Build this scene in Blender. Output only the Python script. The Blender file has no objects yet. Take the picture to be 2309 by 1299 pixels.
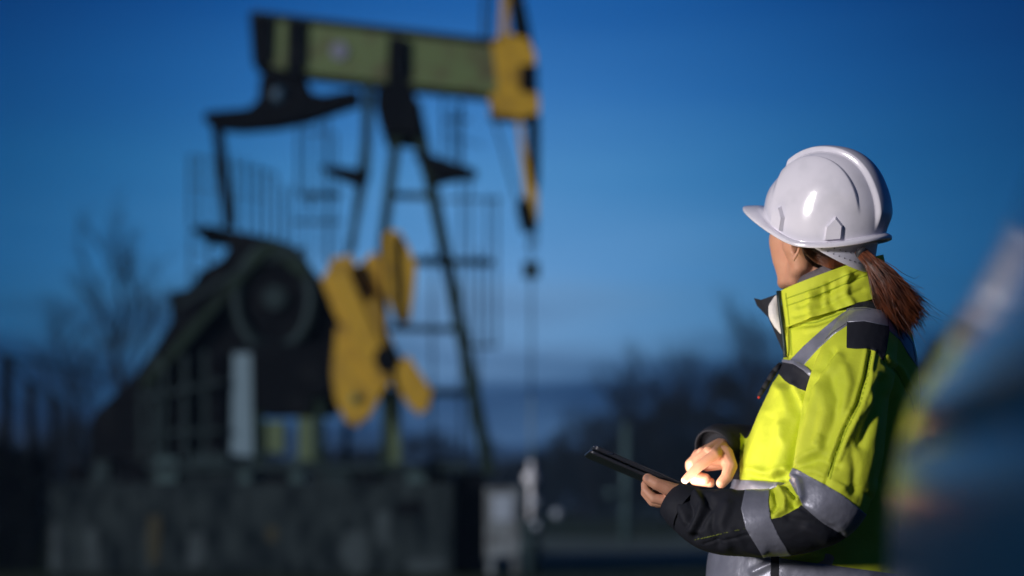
import bpy, math, random
import numpy as np
from mathutils import Vector, Matrix
random.seed(7)
rs = np.random.default_rng(7)
# ------------------------------------------------------------------ camera, sky, key light
SC = bpy.context.scene
COL = SC.collection
CZ, F, CX, HY = 1.01, 3207.0, 1154.5, 1130.0          # camera height; focal length and horizon in photograph pixels
cam = bpy.data.objects.new('camera', bpy.data.cameras.new('camera'))
COL.objects.link(cam); SC.camera = cam
cam.location = (0, 0, CZ); cam.rotation_euler = (math.radians(90), 0, 0)
cam.data.sensor_width = 36; cam.data.lens = 50; cam.data.shift_y = (HY - 649.5) / 2309
cam.data.clip_start = 0.02; cam.data.clip_end = 5000
cam.data.dof.use_dof = True; cam.data.dof.focus_distance = 2.88; cam.data.dof.aperture_fstop = 1.27
cam.data.dof.aperture_blades = 0
SC.view_settings.view_transform = 'Standard'; SC.view_settings.look = 'None'
SC.view_settings.exposure = 0; SC.view_settings.gamma = 1; SC.view_settings.use_curve_mapping = False
SC.render.engine = 'CYCLES'; SC.cycles.use_denoising = True
SC.cycles.max_bounces = 6; SC.cycles.caustics_reflective = False; SC.cycles.caustics_refractive = False

W = bpy.data.worlds.new('World'); SC.world = W; W.use_nodes = True
nt = W.node_tree; nt.nodes.clear()
def N(t, typ, **kw):
    n = t.nodes.new(typ)
    for k, v in kw.items(): setattr(n, k, v)
    return n
SKY = [(-1, (.004, .006, .010)), (-.01, (.003, .010, .030)), (0.0, (.003, .012, .045)), (.040, (.005, .025, .072)), (.066, (.012, .046, .130)),
       (.088, (.040, .105, .235)), (.112, (.105, .225, .42)), (.133, (.135, .300, .55)), (.169, (.118, .305, .60)), (.222, (.068, .248, .54)),
       (.278, (.034, .172, .470)), (.332, (.012, .108, .370)), (.45, (.006, .07, .25)), (1.0, (.012, .050, .16))]
tc = N(nt, 'ShaderNodeTexCoord'); sep = N(nt, 'ShaderNodeSeparateXYZ'); nt.links.new(tc.outputs['Generated'], sep.inputs[0])
mp = N(nt, 'ShaderNodeMapping'); mp.inputs['Scale'].default_value = (2.2, 2.2, 22); nt.links.new(tc.outputs['Generated'], mp.inputs[0])
noi = N(nt, 'ShaderNodeTexNoise'); noi.inputs['Scale'].default_value = 1.5; noi.inputs['Detail'].default_value = 3; noi.inputs['Roughness'].default_value = .45
nt.links.new(mp.outputs[0], noi.inputs['Vector'])
# cloud banks wobble the height at which the gradient is read
wob = N(nt, 'ShaderNodeMath', operation='MULTIPLY_ADD'); wob.inputs[1].default_value = .19; wob.inputs[2].default_value = -.095
nt.links.new(noi.outputs['Fac'], wob.inputs[0])
fade = N(nt, 'ShaderNodeMapRange'); fade.inputs[1].default_value = .09; fade.inputs[2].default_value = .23; fade.inputs[3].default_value = 1; fade.inputs[4].default_value = 0.14
nt.links.new(sep.outputs[2], fade.inputs[0])
wf = N(nt, 'ShaderNodeMath', operation='MULTIPLY'); nt.links.new(wob.outputs[0], wf.inputs[0]); nt.links.new(fade.outputs[0], wf.inputs[1])
hz = N(nt, 'ShaderNodeMath', operation='ADD'); nt.links.new(sep.outputs[2], hz.inputs[0]); nt.links.new(wf.outputs[0], hz.inputs[1])
mr = N(nt, 'ShaderNodeMapRange'); mr.inputs[1].default_value = -.1; mr.inputs[2].default_value = .6; nt.links.new(hz.outputs[0], mr.inputs[0])
rp = N(nt, 'ShaderNodeValToRGB'); nt.links.new(mr.outputs[0], rp.inputs[0])
els = rp.color_ramp.elements
pts = [p for p in SKY if -.1 < p[0] < .6]
els[0].position = 0; els[0].color = (*SKY[0][1], 1); els[1].position = 1; els[1].color = (*SKY[-1][1], 1)
for z, c in pts:
    e = els.new((z + .1) / .7); e.color = (*c, 1)
# afterglow is strongest towards one azimuth, a little right of the pumpjack
dot = N(nt, 'ShaderNodeVectorMath', operation='DOT_PRODUCT'); flat = N(nt, 'ShaderNodeVectorMath', operation='MULTIPLY'); flat.inputs[1].default_value = (1, 1, 0); nt.links.new(tc.outputs['Generated'], flat.inputs[0])
nrm_ = N(nt, 'ShaderNodeVectorMath', operation='NORMALIZE'); nt.links.new(flat.outputs[0], nrm_.inputs[0]); nt.links.new(nrm_.outputs[0], dot.inputs[0])
ga = math.radians(-1.0); dot.inputs[1].default_value = (math.sin(ga), math.cos(ga), .0)
mx0 = N(nt, 'ShaderNodeMath', operation='MAXIMUM'); mx0.inputs[1].default_value = 0; nt.links.new(dot.outputs['Value'], mx0.inputs[0])
pw0 = N(nt, 'ShaderNodeMath', operation='POWER'); pw0.inputs[1].default_value = 29; nt.links.new(mx0.outputs[0], pw0.inputs[0])
gl = N(nt, 'ShaderNodeMath', operation='MULTIPLY_ADD'); gl.inputs[1].default_value = .85; gl.inputs[2].default_value = .17; nt.links.new(pw0.outputs[0], gl.inputs[0])
bg = N(nt, 'ShaderNodeBackground'); 
cmb = N(nt, 'ShaderNodeCombineXYZ')      # away from the afterglow the sky is darker and a purer blue
for k_, ex_ in enumerate((2.1, 1.0, .74)):
    pw = N(nt, 'ShaderNodeMath', operation='POWER'); pw.inputs[1].default_value = ex_; nt.links.new(gl.outputs[0], pw.inputs[0]); nt.links.new(pw.outputs[0], cmb.inputs[k_])
mlt = N(nt, 'ShaderNodeVectorMath', operation='MULTIPLY'); nt.links.new(rp.outputs[0], mlt.inputs[0]); nt.links.new(cmb.outputs[0], mlt.inputs[1])
nt.links.new(mlt.outputs[0], bg.inputs[0])
out = N(nt, 'ShaderNodeOutputWorld'); nt.links.new(bg.outputs[0], out.inputs[0])

sun = bpy.data.objects.new('sun', bpy.data.lights.new('sun', 'SUN')); COL.objects.link(sun)  # sun lamp standing in for an unseen studio key light
KEY_AZ, KEY_EL = math.radians(38), math.radians(10)      # from the left, a little on the camera's side, low
sd = Vector((-math.cos(KEY_AZ) * math.cos(KEY_EL), -math.sin(KEY_AZ) * math.cos(KEY_EL), math.sin(KEY_EL)))
sun.rotation_euler = sd.to_track_quat('Z', 'Y').to_euler(); sun.location = sd * 20
sun.data.energy = 2.75; sun.data.angle = math.radians(7); sun.data.color = (1.0, .955, .93)

# ------------------------------------------------------------------ helpers
def P(x, y, D): return Vector(((x - CX) * D / F, D, CZ - (y - HY) * D / F))
def px_of(v):
    D = np.maximum(v[:, 1], .05)
    return CX + F * v[:, 0] / D, HY - F * (v[:, 2] - CZ) / D
def material(name, col, rough=.6, metal=0, noise=None, bump=0, bscale=60, spec=.5, coat=0, sheen=0, emit=None, estr=0, sss=0, streak=None, ridge=None):
    m = bpy.data.materials.new(name); m.use_nodes = True; t = m.node_tree
    b = t.nodes['Principled BSDF']
    b.inputs['Base Color'].default_value = (*col, 1); b.inputs['Roughness'].default_value = rough
    b.inputs['Metallic'].default_value = metal; b.inputs['Specular IOR Level'].default_value = spec
    b.inputs['Coat Weight'].default_value = coat; b.inputs['Sheen Weight'].default_value = sheen
    b.inputs['Subsurface Weight'].default_value = sss; b.inputs['Subsurface Radius'].default_value = (.012, .005, .003); b.inputs['Subsurface Scale'].default_value = 1
    if emit: b.inputs['Emission Color'].default_value = (*emit, 1); b.inputs['Emission Strength'].default_value = estr
    c = N(t, 'ShaderNodeTexCoord')
    if noise:
        sc_, c2, lo, hi = noise[:4]
        n = N(t, 'ShaderNodeTexNoise'); n.inputs['Scale'].default_value = sc_; n.inputs['Detail'].default_value = 6
        if streak:
            mp_ = N(t, 'ShaderNodeMapping'); mp_.inputs['Scale'].default_value = streak; t.links.new(c.outputs['Object'], mp_.inputs[0]); t.links.new(mp_.outputs[0], n.inputs['Vector'])
        else: t.links.new(c.outputs['Object'], n.inputs['Vector'])
        r = N(t, 'ShaderNodeMapRange'); r.inputs[1].default_value = lo; r.inputs[2].default_value = hi; t.links.new(n.outputs['Fac'], r.inputs[0])
        mx = N(t, 'ShaderNodeMix', data_type='RGBA'); mx.inputs[6].default_value = (*col, 1); mx.inputs[7].default_value = (*c2, 1)
        t.links.new(r.outputs[0], mx.inputs[0]); t.links.new(mx.outputs[2], b.inputs['Base Color'])
    if bump:
        n = N(t, 'ShaderNodeTexNoise'); n.inputs['Scale'].default_value = bscale; n.inputs['Detail'].default_value = 5
        t.links.new(c.outputs['Object'], n.inputs['Vector'])
        bp = N(t, 'ShaderNodeBump'); bp.inputs['Strength'].default_value = 1; bp.inputs['Distance'].default_value = bump
        t.links.new(n.outputs['Fac'], bp.inputs['Height']); t.links.new(bp.outputs[0], b.inputs['Normal'])
        if ridge:     # small sharp creases in cloth
            n2 = N(t, 'ShaderNodeTexNoise', noise_type='RIDGED_MULTIFRACTAL'); n2.inputs['Scale'].default_value = ridge[0]; n2.inputs['Detail'].default_value = 2; n2.inputs['Distortion'].default_value = .6
            t.links.new(c.outputs['Object'], n2.inputs['Vector']); b2 = N(t, 'ShaderNodeBump'); b2.inputs['Strength'].default_value = .55; b2.inputs['Distance'].default_value = ridge[1]
            t.links.new(n2.outputs['Fac'], b2.inputs['Height']); t.links.new(bp.outputs[0], b2.inputs['Normal']); t.links.new(b2.outputs[0], b.inputs['Normal'])
    return m
M = {}
M['hivis'] = material('hivis fabric', (.62, .68, .045), .68, noise=(9, (.54, .62, .035), .35, .7), bump=.0012, bscale=60, spec=.25, ridge=(16, .0035))
M['black_fabric'] = material('black fabric', (.013, .014, .021), .75, bump=.0012, bscale=60, spec=.3, ridge=(18, .003))
M['seam'] = material('darker seam thread', (.36, .44, .012), .8)  # stitching lines, a darker tone of the jacket cloth
M['thread'] = material('yellow thread', (.15, .18, .025), .8)
M['tape'] = material('reflective tape', (.26, .265, .33), .38, .25, noise=(24, (.19, .195, .25), .3, .7), bump=.0010, bscale=90, ridge=(14, .0010))
M['stitch'] = material('tape stitching', (.06, .06, .09), .8)
M['fleece'] = material('fleece', (.75, .72, .70), .95, bump=.002, bscale=220)
M['knit'] = material('grey knit', (.16, .135, .15), .95, bump=.003, bscale=150)
M['zip'] = material('zip tape', (.008, .022, .022), .5)
M['skin'] = material('skin', (.64, .33, .215), .46, noise=(26, (.60, .285, .185), .35, .7), bump=.0004, bscale=260, sss=.12)
M['nail'] = material('nail', (.62, .34, .26), .25)
M['hair'] = material('hair', (.19, .050, .016), .38, noise=(45, (.06, .017, .007), .35, .65), spec=.6)
M['hair2'] = material('dark hair', (.045, .018, .010), .5, spec=.5)
M['helmet'] = material('helmet plastic', (.82, .79, .88), .13, noise=(22, (.72, .70, .78), .5, .75), coat=.3, bump=.00015, bscale=90)
M['band'] = material('suspension plastic', (.50, .50, .60), .4)
M['hole'] = material('dark hole', (.02, .02, .025), .6)
M['trouser'] = material('trouser cloth', (.02, .022, .035), .8)
M['boot'] = material('boot leather', (.02, .015, .012), .6)
M['metal_dark'] = material('tablet case', (.035, .036, .045), .35, .2, coat=.5)
M['metal_edge'] = material('tablet edge', (.20, .21, .25), .22, .9)
M['screen'] = material('lit screen', (.02, .02, .02), .1, emit=(1.0, .86, .74), estr=13)
M['red'] = material('red plastic', (.5, .02, .02), .4)
M['eye'] = material('eye white', (.7, .7, .7), .15)
M['iris'] = material('iris', (.05, .03, .015), .1)
M['lip'] = material('lips', (.42, .12, .10), .4)
M['pgreen'] = material('green machine paint', (.100, .150, .056), .6, noise=(3.2, (.075, .068, .032), .50, .72))
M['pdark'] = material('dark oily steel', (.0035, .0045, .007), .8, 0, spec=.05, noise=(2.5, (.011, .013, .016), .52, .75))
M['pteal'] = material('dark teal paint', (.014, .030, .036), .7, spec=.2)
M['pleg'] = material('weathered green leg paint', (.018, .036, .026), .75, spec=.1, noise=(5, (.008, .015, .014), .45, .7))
M['yellow'] = material('yellow machine paint', (.46, .285, .013), .6, noise=(4, (.22, .13, .014), .50, .72))
M['white_paint'] = material('white paint', (.14, .23, .30), .6)
M['pale'] = material('pale steel and glint paint', (.30, .36, .45), .4)  # also paints the smaller wellhead glints
M['steel'] = material('bright polished steel', (.85, .8, .85), .28, .6)
M['emblem'] = material('emblem enamel', (.17, .19, .27), .5)
M['holeblue'] = material('sky hole blue', (.02, .07, .13), .6)  # sky colour for the disc in the equaliser
M['postgreen'] = material('dull green post paint', (.075, .12, .060), .7)
M['glintwhite'] = material('glint white', (.75, .77, .85), .3)  # white that paints the bright glints of the wellhead
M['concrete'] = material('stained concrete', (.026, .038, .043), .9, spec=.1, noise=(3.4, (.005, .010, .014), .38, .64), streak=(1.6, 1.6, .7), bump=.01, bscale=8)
M['stain'] = material('ochre stain', (.034, .034, .018), .9)
M['lime'] = material('pale concrete', (.038, .058, .068), .9, noise=(4, (.022, .036, .044), .4, .65))
M['panelgrey'] = material('pale weathered panel', (.19, .23, .265), .8, noise=(4, (.06, .065, .07), .35, .65))
M['post'] = material('dull grey-green paint', (.05, .09, .10), .8, spec=.2)
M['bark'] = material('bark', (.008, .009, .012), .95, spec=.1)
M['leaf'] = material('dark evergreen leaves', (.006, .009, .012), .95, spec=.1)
M['grass'] = material('grass', (.040, .062, .016), .95, noise=(.6, (.014, .022, .010), .4, .65), spec=.1)
M['gravel'] = material('gravel', (.16, .20, .175), .95, noise=(1.2, (.11, .15, .13), .35, .65), bump=.02, bscale=30, spec=.1)
M['car'] = material('dark car paint', (.004, .010, .022), .07, 0, coat=1.0, spec=.9)
M['carglass'] = material('car glass', (.004, .007, .012), .03, spec=1.0, coat=1.0)
M['rubber'] = material('rubber', (.012, .012, .012), .8)
M['rim'] = material('alloy rim', (.4, .4, .42), .3, .9)
M['tail'] = material('tail light red', (.25, .01, .01), .15)

M['car'] = material('dark blue sky-tinted car paint', (.003, .024, .060), .24, spec=.10); M['carglass'] = material('sky-toned car glass', (.003, .024, .060), .14, spec=.20)  # blue base colour stands in partly for reflected sky
def link(name, v, f, mat, parent=None, smooth=True, kind=None):
    """one mesh object; v in world coordinates; the parent is an unrotated, unscaled object"""
    base = Vector((0, 0, 0)); q = parent
    while q is not None: base += Vector(q.location); q = q.parent
    v = np.asarray(v, float).reshape(-1, 3) - np.array(base)
    me = bpy.data.meshes.new(name)
    me.from_pydata(v.tolist(), [], [tuple(int(i) for i in q) for q in f]); me.update()
    me.materials.append(mat)
    if smooth: me.polygons.foreach_set('use_smooth', [True] * len(me.polygons))
    o = bpy.data.objects.new(name, me); COL.objects.link(o)
    if parent is not None: o.parent = parent
    if kind: o['kind'] = kind
    return o
def thing(name, label, cat, loc, group=None):
    o = bpy.data.objects.new(name, None); COL.objects.link(o); o.location = loc; o.empty_display_size = .2
    o['label'] = label; o['category'] = cat
    if group: o['group'] = group
    return o
def tag(o, label, cat, group=None):
    o['label'] = label; o['category'] = cat
    if group: o['group'] = group
    return o
class B:
    def __init__(s): s.v = []; s.f = []
    def add(s, v, f):
        n = len(s.v); s.v += [tuple(p) for p in v]; s.f += [tuple(i + n for i in q) for q in f]; return s
    def tube(s, pts, rads, n=8, cap=True):
        pts = [Vector(p) for p in pts]
        if not hasattr(rads, '__len__'): rads = [rads] * len(pts)
        v = []; f = []; up = None
        for i, p in enumerate(pts):
            d = (pts[min(i + 1, len(pts) - 1)] - pts[max(i - 1, 0)])
            if d.length < 1e-9: d = Vector((0, 0, 1))
            d.normalize()
            if up is None: up = d.orthogonal().normalized()
            up = (up - d * up.dot(d))
            up = up.normalized() if up.length > 1e-6 else d.orthogonal().normalized()
            w = d.cross(up)
            for k in range(n):
                a = 2 * math.pi * k / n
                v.append(p + (up * math.cos(a) + w * math.sin(a)) * rads[i])
        for i in range(len(pts) - 1):
            for k in range(n):
                a, b = i * n + k, i * n + (k + 1) % n
                f.append((a, b, b + n, a + n))
        if cap: f.append(tuple(range(n))[::-1]); f.append(tuple(range((len(pts) - 1) * n, len(pts) * n)))
        return s.add(v, f)
    def box(s, c, size, rot=0, bevel=0):
        c = Vector(c); hx, hy, hz = [q / 2 for q in size]; R = Matrix.Rotation(rot, 3, 'Z')
        if bevel:
            b = bevel; prof = [(hx - b, hy), (hx, hy - b), (hx, -hy + b), (hx - b, -hy), (-hx + b, -hy), (-hx, -hy + b), (-hx, hy - b), (-hx + b, hy)]
            lv = [(-hz, -b), (-hz + b, 0), (hz - b, 0), (hz, -b)]
            v = [];
            for z, ins in lv:
                for (x, y) in prof: v.append(c + R @ Vector((x + (ins if x > 0 else -ins), y + (ins if y > 0 else -ins), z)))
            f = [(i * 8 + k, i * 8 + (k + 1) % 8, (i + 1) * 8 + (k + 1) % 8, (i + 1) * 8 + k)[::-1] for i in range(3) for k in range(8)]
            f.append(tuple(range(8))); f.append(tuple(range(24, 32))[::-1])
            return s.add(v, f)
        v = [c + R @ Vector((x, y, z)) for x in (-hx, hx) for y in (-hy, hy) for z in (-hz, hz)]
        return s.add(v, [(0, 1, 3, 2), (4, 6, 7, 5), (0, 4, 5, 1), (2, 3, 7, 6), (0, 2, 6, 4), (1, 5, 7, 3)])
    def prism(s, poly, D, th):
        """a plate of thickness th in depth whose outline is poly (photograph pixels at distance D)"""
        n = len(poly); v = [P(x, y, D) for x, y in poly]; v += [p + Vector((0, th, 0)) for p in v]
        f = [tuple(range(n)), tuple(range(n, 2 * n))[::-1]] + [(i, i + n, (i + 1) % n + n, (i + 1) % n) for i in range(n)]
        return s.add(v, f)
    def bar(s, a, b, w, t=None):
        """rectangular bar between world points a and b, w wide across, t deep along Y"""
        a, b = Vector(a), Vector(b); t = t or w; d = (b - a).normalized()
        y = Vector((0, 1, 0)); y = (y - d * y.dot(d)); y = y.normalized() if y.length > 1e-4 else Vector((1, 0, 0)); x = d.cross(y)
        v = [p + x * (sx * w / 2) + y * (sy * t / 2) for p in (a, b) for sx, sy in ((-1, -1), (1, -1), (1, 1), (-1, 1))]
        return s.add(v, [(0, 1, 2, 3), (7, 6, 5, 4), (0, 4, 5, 1), (1, 5, 6, 2), (2, 6, 7, 3), (3, 7, 4, 0)])
    def sphere(s, c, r, n=14, m=9, R=None):
        c = Vector(c); r = r if hasattr(r, '__len__') else (r, r, r); v = []; f = []
        for i in range(m + 1):
            t = math.pi * i / m
            for k in range(n):
                a = 2 * math.pi * k / n; p = Vector((r[0] * math.sin(t) * math.cos(a), r[1] * math.sin(t) * math.sin(a), r[2] * math.cos(t)))
                v.append(c + (R @ p if R else p))
        for i in range(m):
            for k in range(n): f.append((i * n + k, (i + 1) * n + k, (i + 1) * n + (k + 1) % n, i * n + (k + 1) % n))
        return s.add(v, f)
    def chain(s, pts, n=14):
        """tapered capsules through (point, radius)"""
        for (p, r) in pts: s.sphere(p, r, n)
        for (p, r), (q, t) in zip(pts, pts[1:]): s.tube([p, q], [r, t], n)
        return s
    def loft(s, rings, cap=True):
        n = len(rings[0]); v = [p for r in rings for p in r]; f = []
        for i in range(len(rings) - 1):
            for k in range(n): f.append((i * n + k, i * n + (k + 1) % n, (i + 1) * n + (k + 1) % n, (i + 1) * n + k))
        if cap: f.append(tuple(range(n))[::-1]); f.append(tuple(range((len(rings) - 1) * n, len(rings) * n)))
        return s.add(v, f)
    def build(s, name, mat, parent=None, smooth=False, kind=None): return link(name, s.v, s.f, mat, parent, smooth, kind)
def remesh(b, voxel, smooth=4, fac=.5):
    me = bpy.data.meshes.new('tmp'); me.from_pydata([tuple(p) for p in b.v], [], b.f); me.update()
    o = bpy.data.objects.new('tmp', me); COL.objects.link(o)
    m = o.modifiers.new('r', 'REMESH'); m.mode = 'VOXEL'; m.voxel_size = voxel; m.adaptivity = 0
    if smooth: q = o.modifiers.new('s', 'SMOOTH'); q.iterations = smooth; q.factor = fac
    q = o.modifiers.new('t', 'TRIANGULATE')
    dg = bpy.context.evaluated_depsgraph_get(); dg.update(); e = o.evaluated_get(dg).to_mesh()
    v = np.empty(len(e.vertices) * 3); e.vertices.foreach_get('co', v)
    f = np.empty(len(e.polygons) * 3, int); e.polygons.foreach_get('vertices', f)
    v = v.reshape(-1, 3).copy(); f = f.reshape(-1, 3).copy()
    o.evaluated_get(dg).to_mesh_clear(); bpy.data.objects.remove(o); bpy.data.meshes.remove(me)
    return v, f
def normals(v, f):
    n = np.zeros_like(v); fn = np.cross(v[f[:, 1]] - v[f[:, 0]], v[f[:, 2]] - v[f[:, 0]])
    for k in range(3): np.add.at(n, f[:, k], fn)
    return n / np.maximum(np.linalg.norm(n, axis=1, keepdims=True), 1e-12)
def poly_sdf(x, y, poly):
    """signed distance in px to a polygon, positive inside"""
    d = np.full(x.shape, 1e9); ins = np.zeros(x.shape, bool); n = len(poly)
    for i in range(n):
        ax, ay = poly[i]; bx, by = poly[(i + 1) % n]; ex, ey = bx - ax, by - ay
        t = np.clip(((x - ax) * ex + (y - ay) * ey) / (ex * ex + ey * ey + 1e-9), 0, 1)
        d = np.minimum(d, np.hypot(x - ax - t * ex, y - ay - t * ey))
        if ay != by:
            c = ((ay > y) != (by > y)) & (x < (bx - ax) * (y - ay) / (by - ay) + ax); ins ^= c
    return np.where(ins, d, -d)
def line_d(x, y, pl):
    d = np.full(x.shape, 1e9)
    for (ax, ay), (bx, by) in zip(pl, pl[1:]):
        ex, ey = bx - ax, by - ay
        t = np.clip(((x - ax) * ex + (y - ay) * ey) / (ex * ex + ey * ey + 1e-9), 0, 1)
        d = np.minimum(d, np.hypot(x - ax - t * ex, y - ay - t * ey))
    return d
def overlay(name, v, f, nrm, s, h, mat, parent, skirt=.003, single=True):
    """the piece of surface where s > 0, cut cleanly, raised by h along the normal, with a turned-in edge"""
    keep = (s[f] > 0).any(1); out = {}; V = []; Fc = []
    def vid(i):
        k = (i, i)
        if k not in out: out[k] = len(V); V.append((v[i], nrm[i]))
        return out[k]
    def eid(i, j):
        k = (min(i, j), max(i, j))
        if k not in out:
            t = s[i] / (s[i] - s[j]); out[k] = len(V); V.append((v[i] * (1 - t) + v[j] * t, nrm[i] * (1 - t) + nrm[j] * t))
        return out[k]
    for tri in f[keep]:
        p = []
        for a in range(3):
            i, j = int(tri[a]), int(tri[(a + 1) % 3])
            if s[i] > 0: p.append(vid(i))
            if (s[i] > 0) != (s[j] > 0): p.append(eid(i, j))
        if len(p) >= 3: Fc.append(tuple(p))
    if single and Fc:      # keep the largest connected piece only
        par = list(range(len(V)))
        def find(a):
            while par[a] != a: par[a] = par[par[a]]; a = par[a]
            return a
        for q in Fc:
            for b_ in q[1:]: par[find(b_)] = find(q[0])
        cnt = {}
        for q in Fc: cnt[find(q[0])] = cnt.get(find(q[0]), 0) + 1
        top_ = max(cnt, key=cnt.get); Fc = [q for q in Fc if find(q[0]) == top_]
        used = sorted({i for q in Fc for i in q}); mp_ = {i: k for k, i in enumerate(used)}; V = [V[i] for i in used]; Fc = [tuple(mp_[i] for i in q) for q in Fc]
    if not Fc: print('EMPTY OVERLAY', name); return None
    edges = {}
    for q in Fc:
        for a in range(len(q)): edges[(q[a], q[(a + 1) % len(q)])] = 1
    X = [p + n * h for p, n in V]; m = {}
    for (a, b) in list(edges):
        if (b, a) not in edges:
            for c in (a, b):
                if c not in m: m[c] = len(X); X.append(V[c][0] - V[c][1] * skirt)
            Fc.append((b, a, m[a], m[b]))
    return link(name, X, Fc, mat, parent)
# ------------------------------------------------------------------ ground
g = B(); g.add([(-330, -60, 0), (330, -60, 0), (330, 500, 0), (-330, 500, 0)], [(0, 1, 2, 3)]); g.build('ground', M['grass'], kind='structure')
g = B(); n = 40; v = []
for i in range(n + 1):
    x = -1.2 + 60 * i / n; v.append((x, 23.6 + .35 * math.sin(x * 1.3) + .2 * math.sin(x * 3.1), .004)); v.append((x - 3, 40 + .8 * math.sin(x * .7), .004))
g.add(v, [(2 * i, 2 * i + 2, 2 * i + 3, 2 * i + 1) for i in range(n)]); g.build('gravel_yard', M['gravel'], kind='structure')

# ------------------------------------------------------------------ concrete plinth
PD = 19.3
base = B(); c = P(568, 1290, PD + 1.9); wd = (1024 - 112) / F * PD
base.box((P(568, 0, PD).x, PD + 1.9, .63), (wd, 3.8, 1.26), bevel=.03)
pl = thing('concrete_plinth', 'stained raised concrete plinth carrying the pumpjack', 'plinth', (P(568, 0, PD).x, PD + 1.9, 0))
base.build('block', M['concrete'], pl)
for (x0, x1, y0, y1, m) in [(330, 362, 1150, 1278, 'stain'), (600, 626, 1185, 1220, 'stain'), (192, 222, 1190, 1286, 'lime'), (112, 134, 1180, 1288, 'lime'), (915, 1010, 1262, 1288, 'lime'), (770, 830, 1190, 1286, 'lime'), (850, 880, 1150, 1230, 'lime'), (420, 460, 1200, 1286, 'lime'), (895, 960, 1130, 1160, 'pdark')]:
    b = B(); ply = []
    for k in range(14):
        a = 2 * math.pi * k / 14; rr_ = 1 + random.uniform(-.22, .22); ply.append(((x0 + x1) / 2 + (x1 - x0) / 2 * rr_ * math.copysign(abs(math.cos(a)) ** .6, math.cos(a)), (y0 + y1) / 2 + (y1 - y0) / 2 * rr_ * math.copysign(abs(math.sin(a)) ** .6, math.sin(a))))
    b.prism(ply, PD - .012, .02); b.build('stain_patch' if m != 'lime' else 'lime_crust', M[m], pl)
for q_, (x0, x1, y0) in enumerate(((180, 420, 1066), (420, 560, 1050), (700, 900, 1060), (900, 1012, 1068))):
    st_ = B(); st_.prism([(x0, y0), (x1, y0), (x1, 1088), (x0, 1088)], PD + .4 + .01 * q_, 1.5); st_.build('ledge', M['concrete'], pl)

# ------------------------------------------------------------------ pumpjack
D = 20.0
pj = thing('pumpjack', 'green and yellow oil pumpjack standing on the stained concrete plinth', 'pumpjack', (P(800, 0, D).x, D, 1.26))
def plate(name, poly, D0, th, mat, par=None):
    b = B(); b.prism(poly, D0, th); return b.build(name, M[mat], par or pj)
def bars(name, segs, mat, par=None, r=False):
    for s in segs:
        b = B()
        (x0, y0, d0), (x1, y1, d1), w = s[:3]
        if r: b.tube([P(x0, y0, d0), P(x1, y1, d1)], w / 2, 10)
        else: b.bar(P(x0, y0, d0), P(x1, y1, d1), w, s[3] if len(s) > 3 else w)
        o_ = b.build(name, M[mat], par or pj, r)
    return o_
# walking beam: web with flanges, stiffener bands, end block
beam = plate('walking_beam', [(612, 44), (1128, 106), (1122, 214), (900, 190), (700, 168), (606, 150)], D - .19, .38, 'pgreen')
bars('flange', [((572, 38, D), (1126, 103, D), .05, .40)], 'pteal', beam); bars('flange', [((600, 152, D), (900, 192, D), .07, .44), ((900, 192, D), (1120, 215, D), .07, .44)], 'pgreen', beam)
plate('end_block', [(562, 30), (614, 38), (610, 150), (570, 142)], D - .24, .48, 'pdark', beam)
plate('clamp_band', [(648, 40), (686, 46), (684, 168), (644, 162)], D - .25, .5, 'pdark', beam)
plate('clamp_band', [(876, 80), (916, 86), (914, 200), (872, 196)], D - .27, .54, 'pdark', beam)
b = B(); ec = P(765, 115, D - .205); b.v = []; ring = [ec + Vector((.12 * math.cos(2 * math.pi * k / 24), 0, .125 * math.sin(2 * math.pi * k / 24))) for k in range(24)]
b.loft([ring, [p + Vector((0, -.012, 0)) for p in ring]]); em = b.build('emblem', M['emblem'], beam)
# horsehead
hh = plate('horsehead', [(1108, 92), (1128, 78), (1138, 70), (1188, 88), (1208, 120), (1208, 160), (1190, 172), (1190, 198), (1216, 214), (1216, 258), (1180, 262), (1104, 258), (1104, 205), (1122, 190)], D - .20, .40, 'yellow')
arc = [(1150, -150), (1168, -60), (1184, 10), (1200, 90), (1211, 170), (1216, 250), (1215, 330), (1212, 410), (1206, 470), (1198, 516)]
b = B(); b.prism(arc + [(x - (24 if y < 420 else 16), y) for x, y in arc[::-1]], D - .17, .34); b.build('arc_face', M['pdark'], hh)
bars('head_strut', [((1134, 96, D - .16), (1143, -60, D - .12), .12), ((1190, 96, D - .16), (1158, -60, D - .12), .07), ((1150, -60, D - .1), (1150, -150, D - .1), .12)], 'yellow', hh)
plate('dark_gusset', [(1148, -10), (1160, -10), (1188, 84), (1158, 76)], D - .26, .06, 'pdark', hh)
plate('lower_web', [(1166, 262), (1173, 262), (1186, 340), (1200, 410), (1213, 430), (1212, 490), (1200, 514), (1188, 500), (1182, 420), (1173, 340)], D - .30, .16, 'yellow', hh)
plate('arc_cover', [(1190, 258), (1217, 258), (1217, 400), (1213, 440), (1204, 405), (1190, 330)], D - .36, .06, 'pdark', hh)
plate('tip_shoe', [(1164, 468), (1176, 440), (1190, 466), (1198, 520), (1176, 518)], D - .36, .14, 'pdark', hh)
plate('side_pocket', [(1172, 146), (1212, 146), (1212, 204), (1172, 204)], D - .25, .06, 'pdark', hh)
bars('stay_cable', [((1104, 232, D - .2), (1180, 500, D - .15), .037), ((1092, -20, D), (1090, 100, D), .05), ((1112, -20, D + .1), (1104, 100, D), .04)], 'pteal', hh, True)
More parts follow.
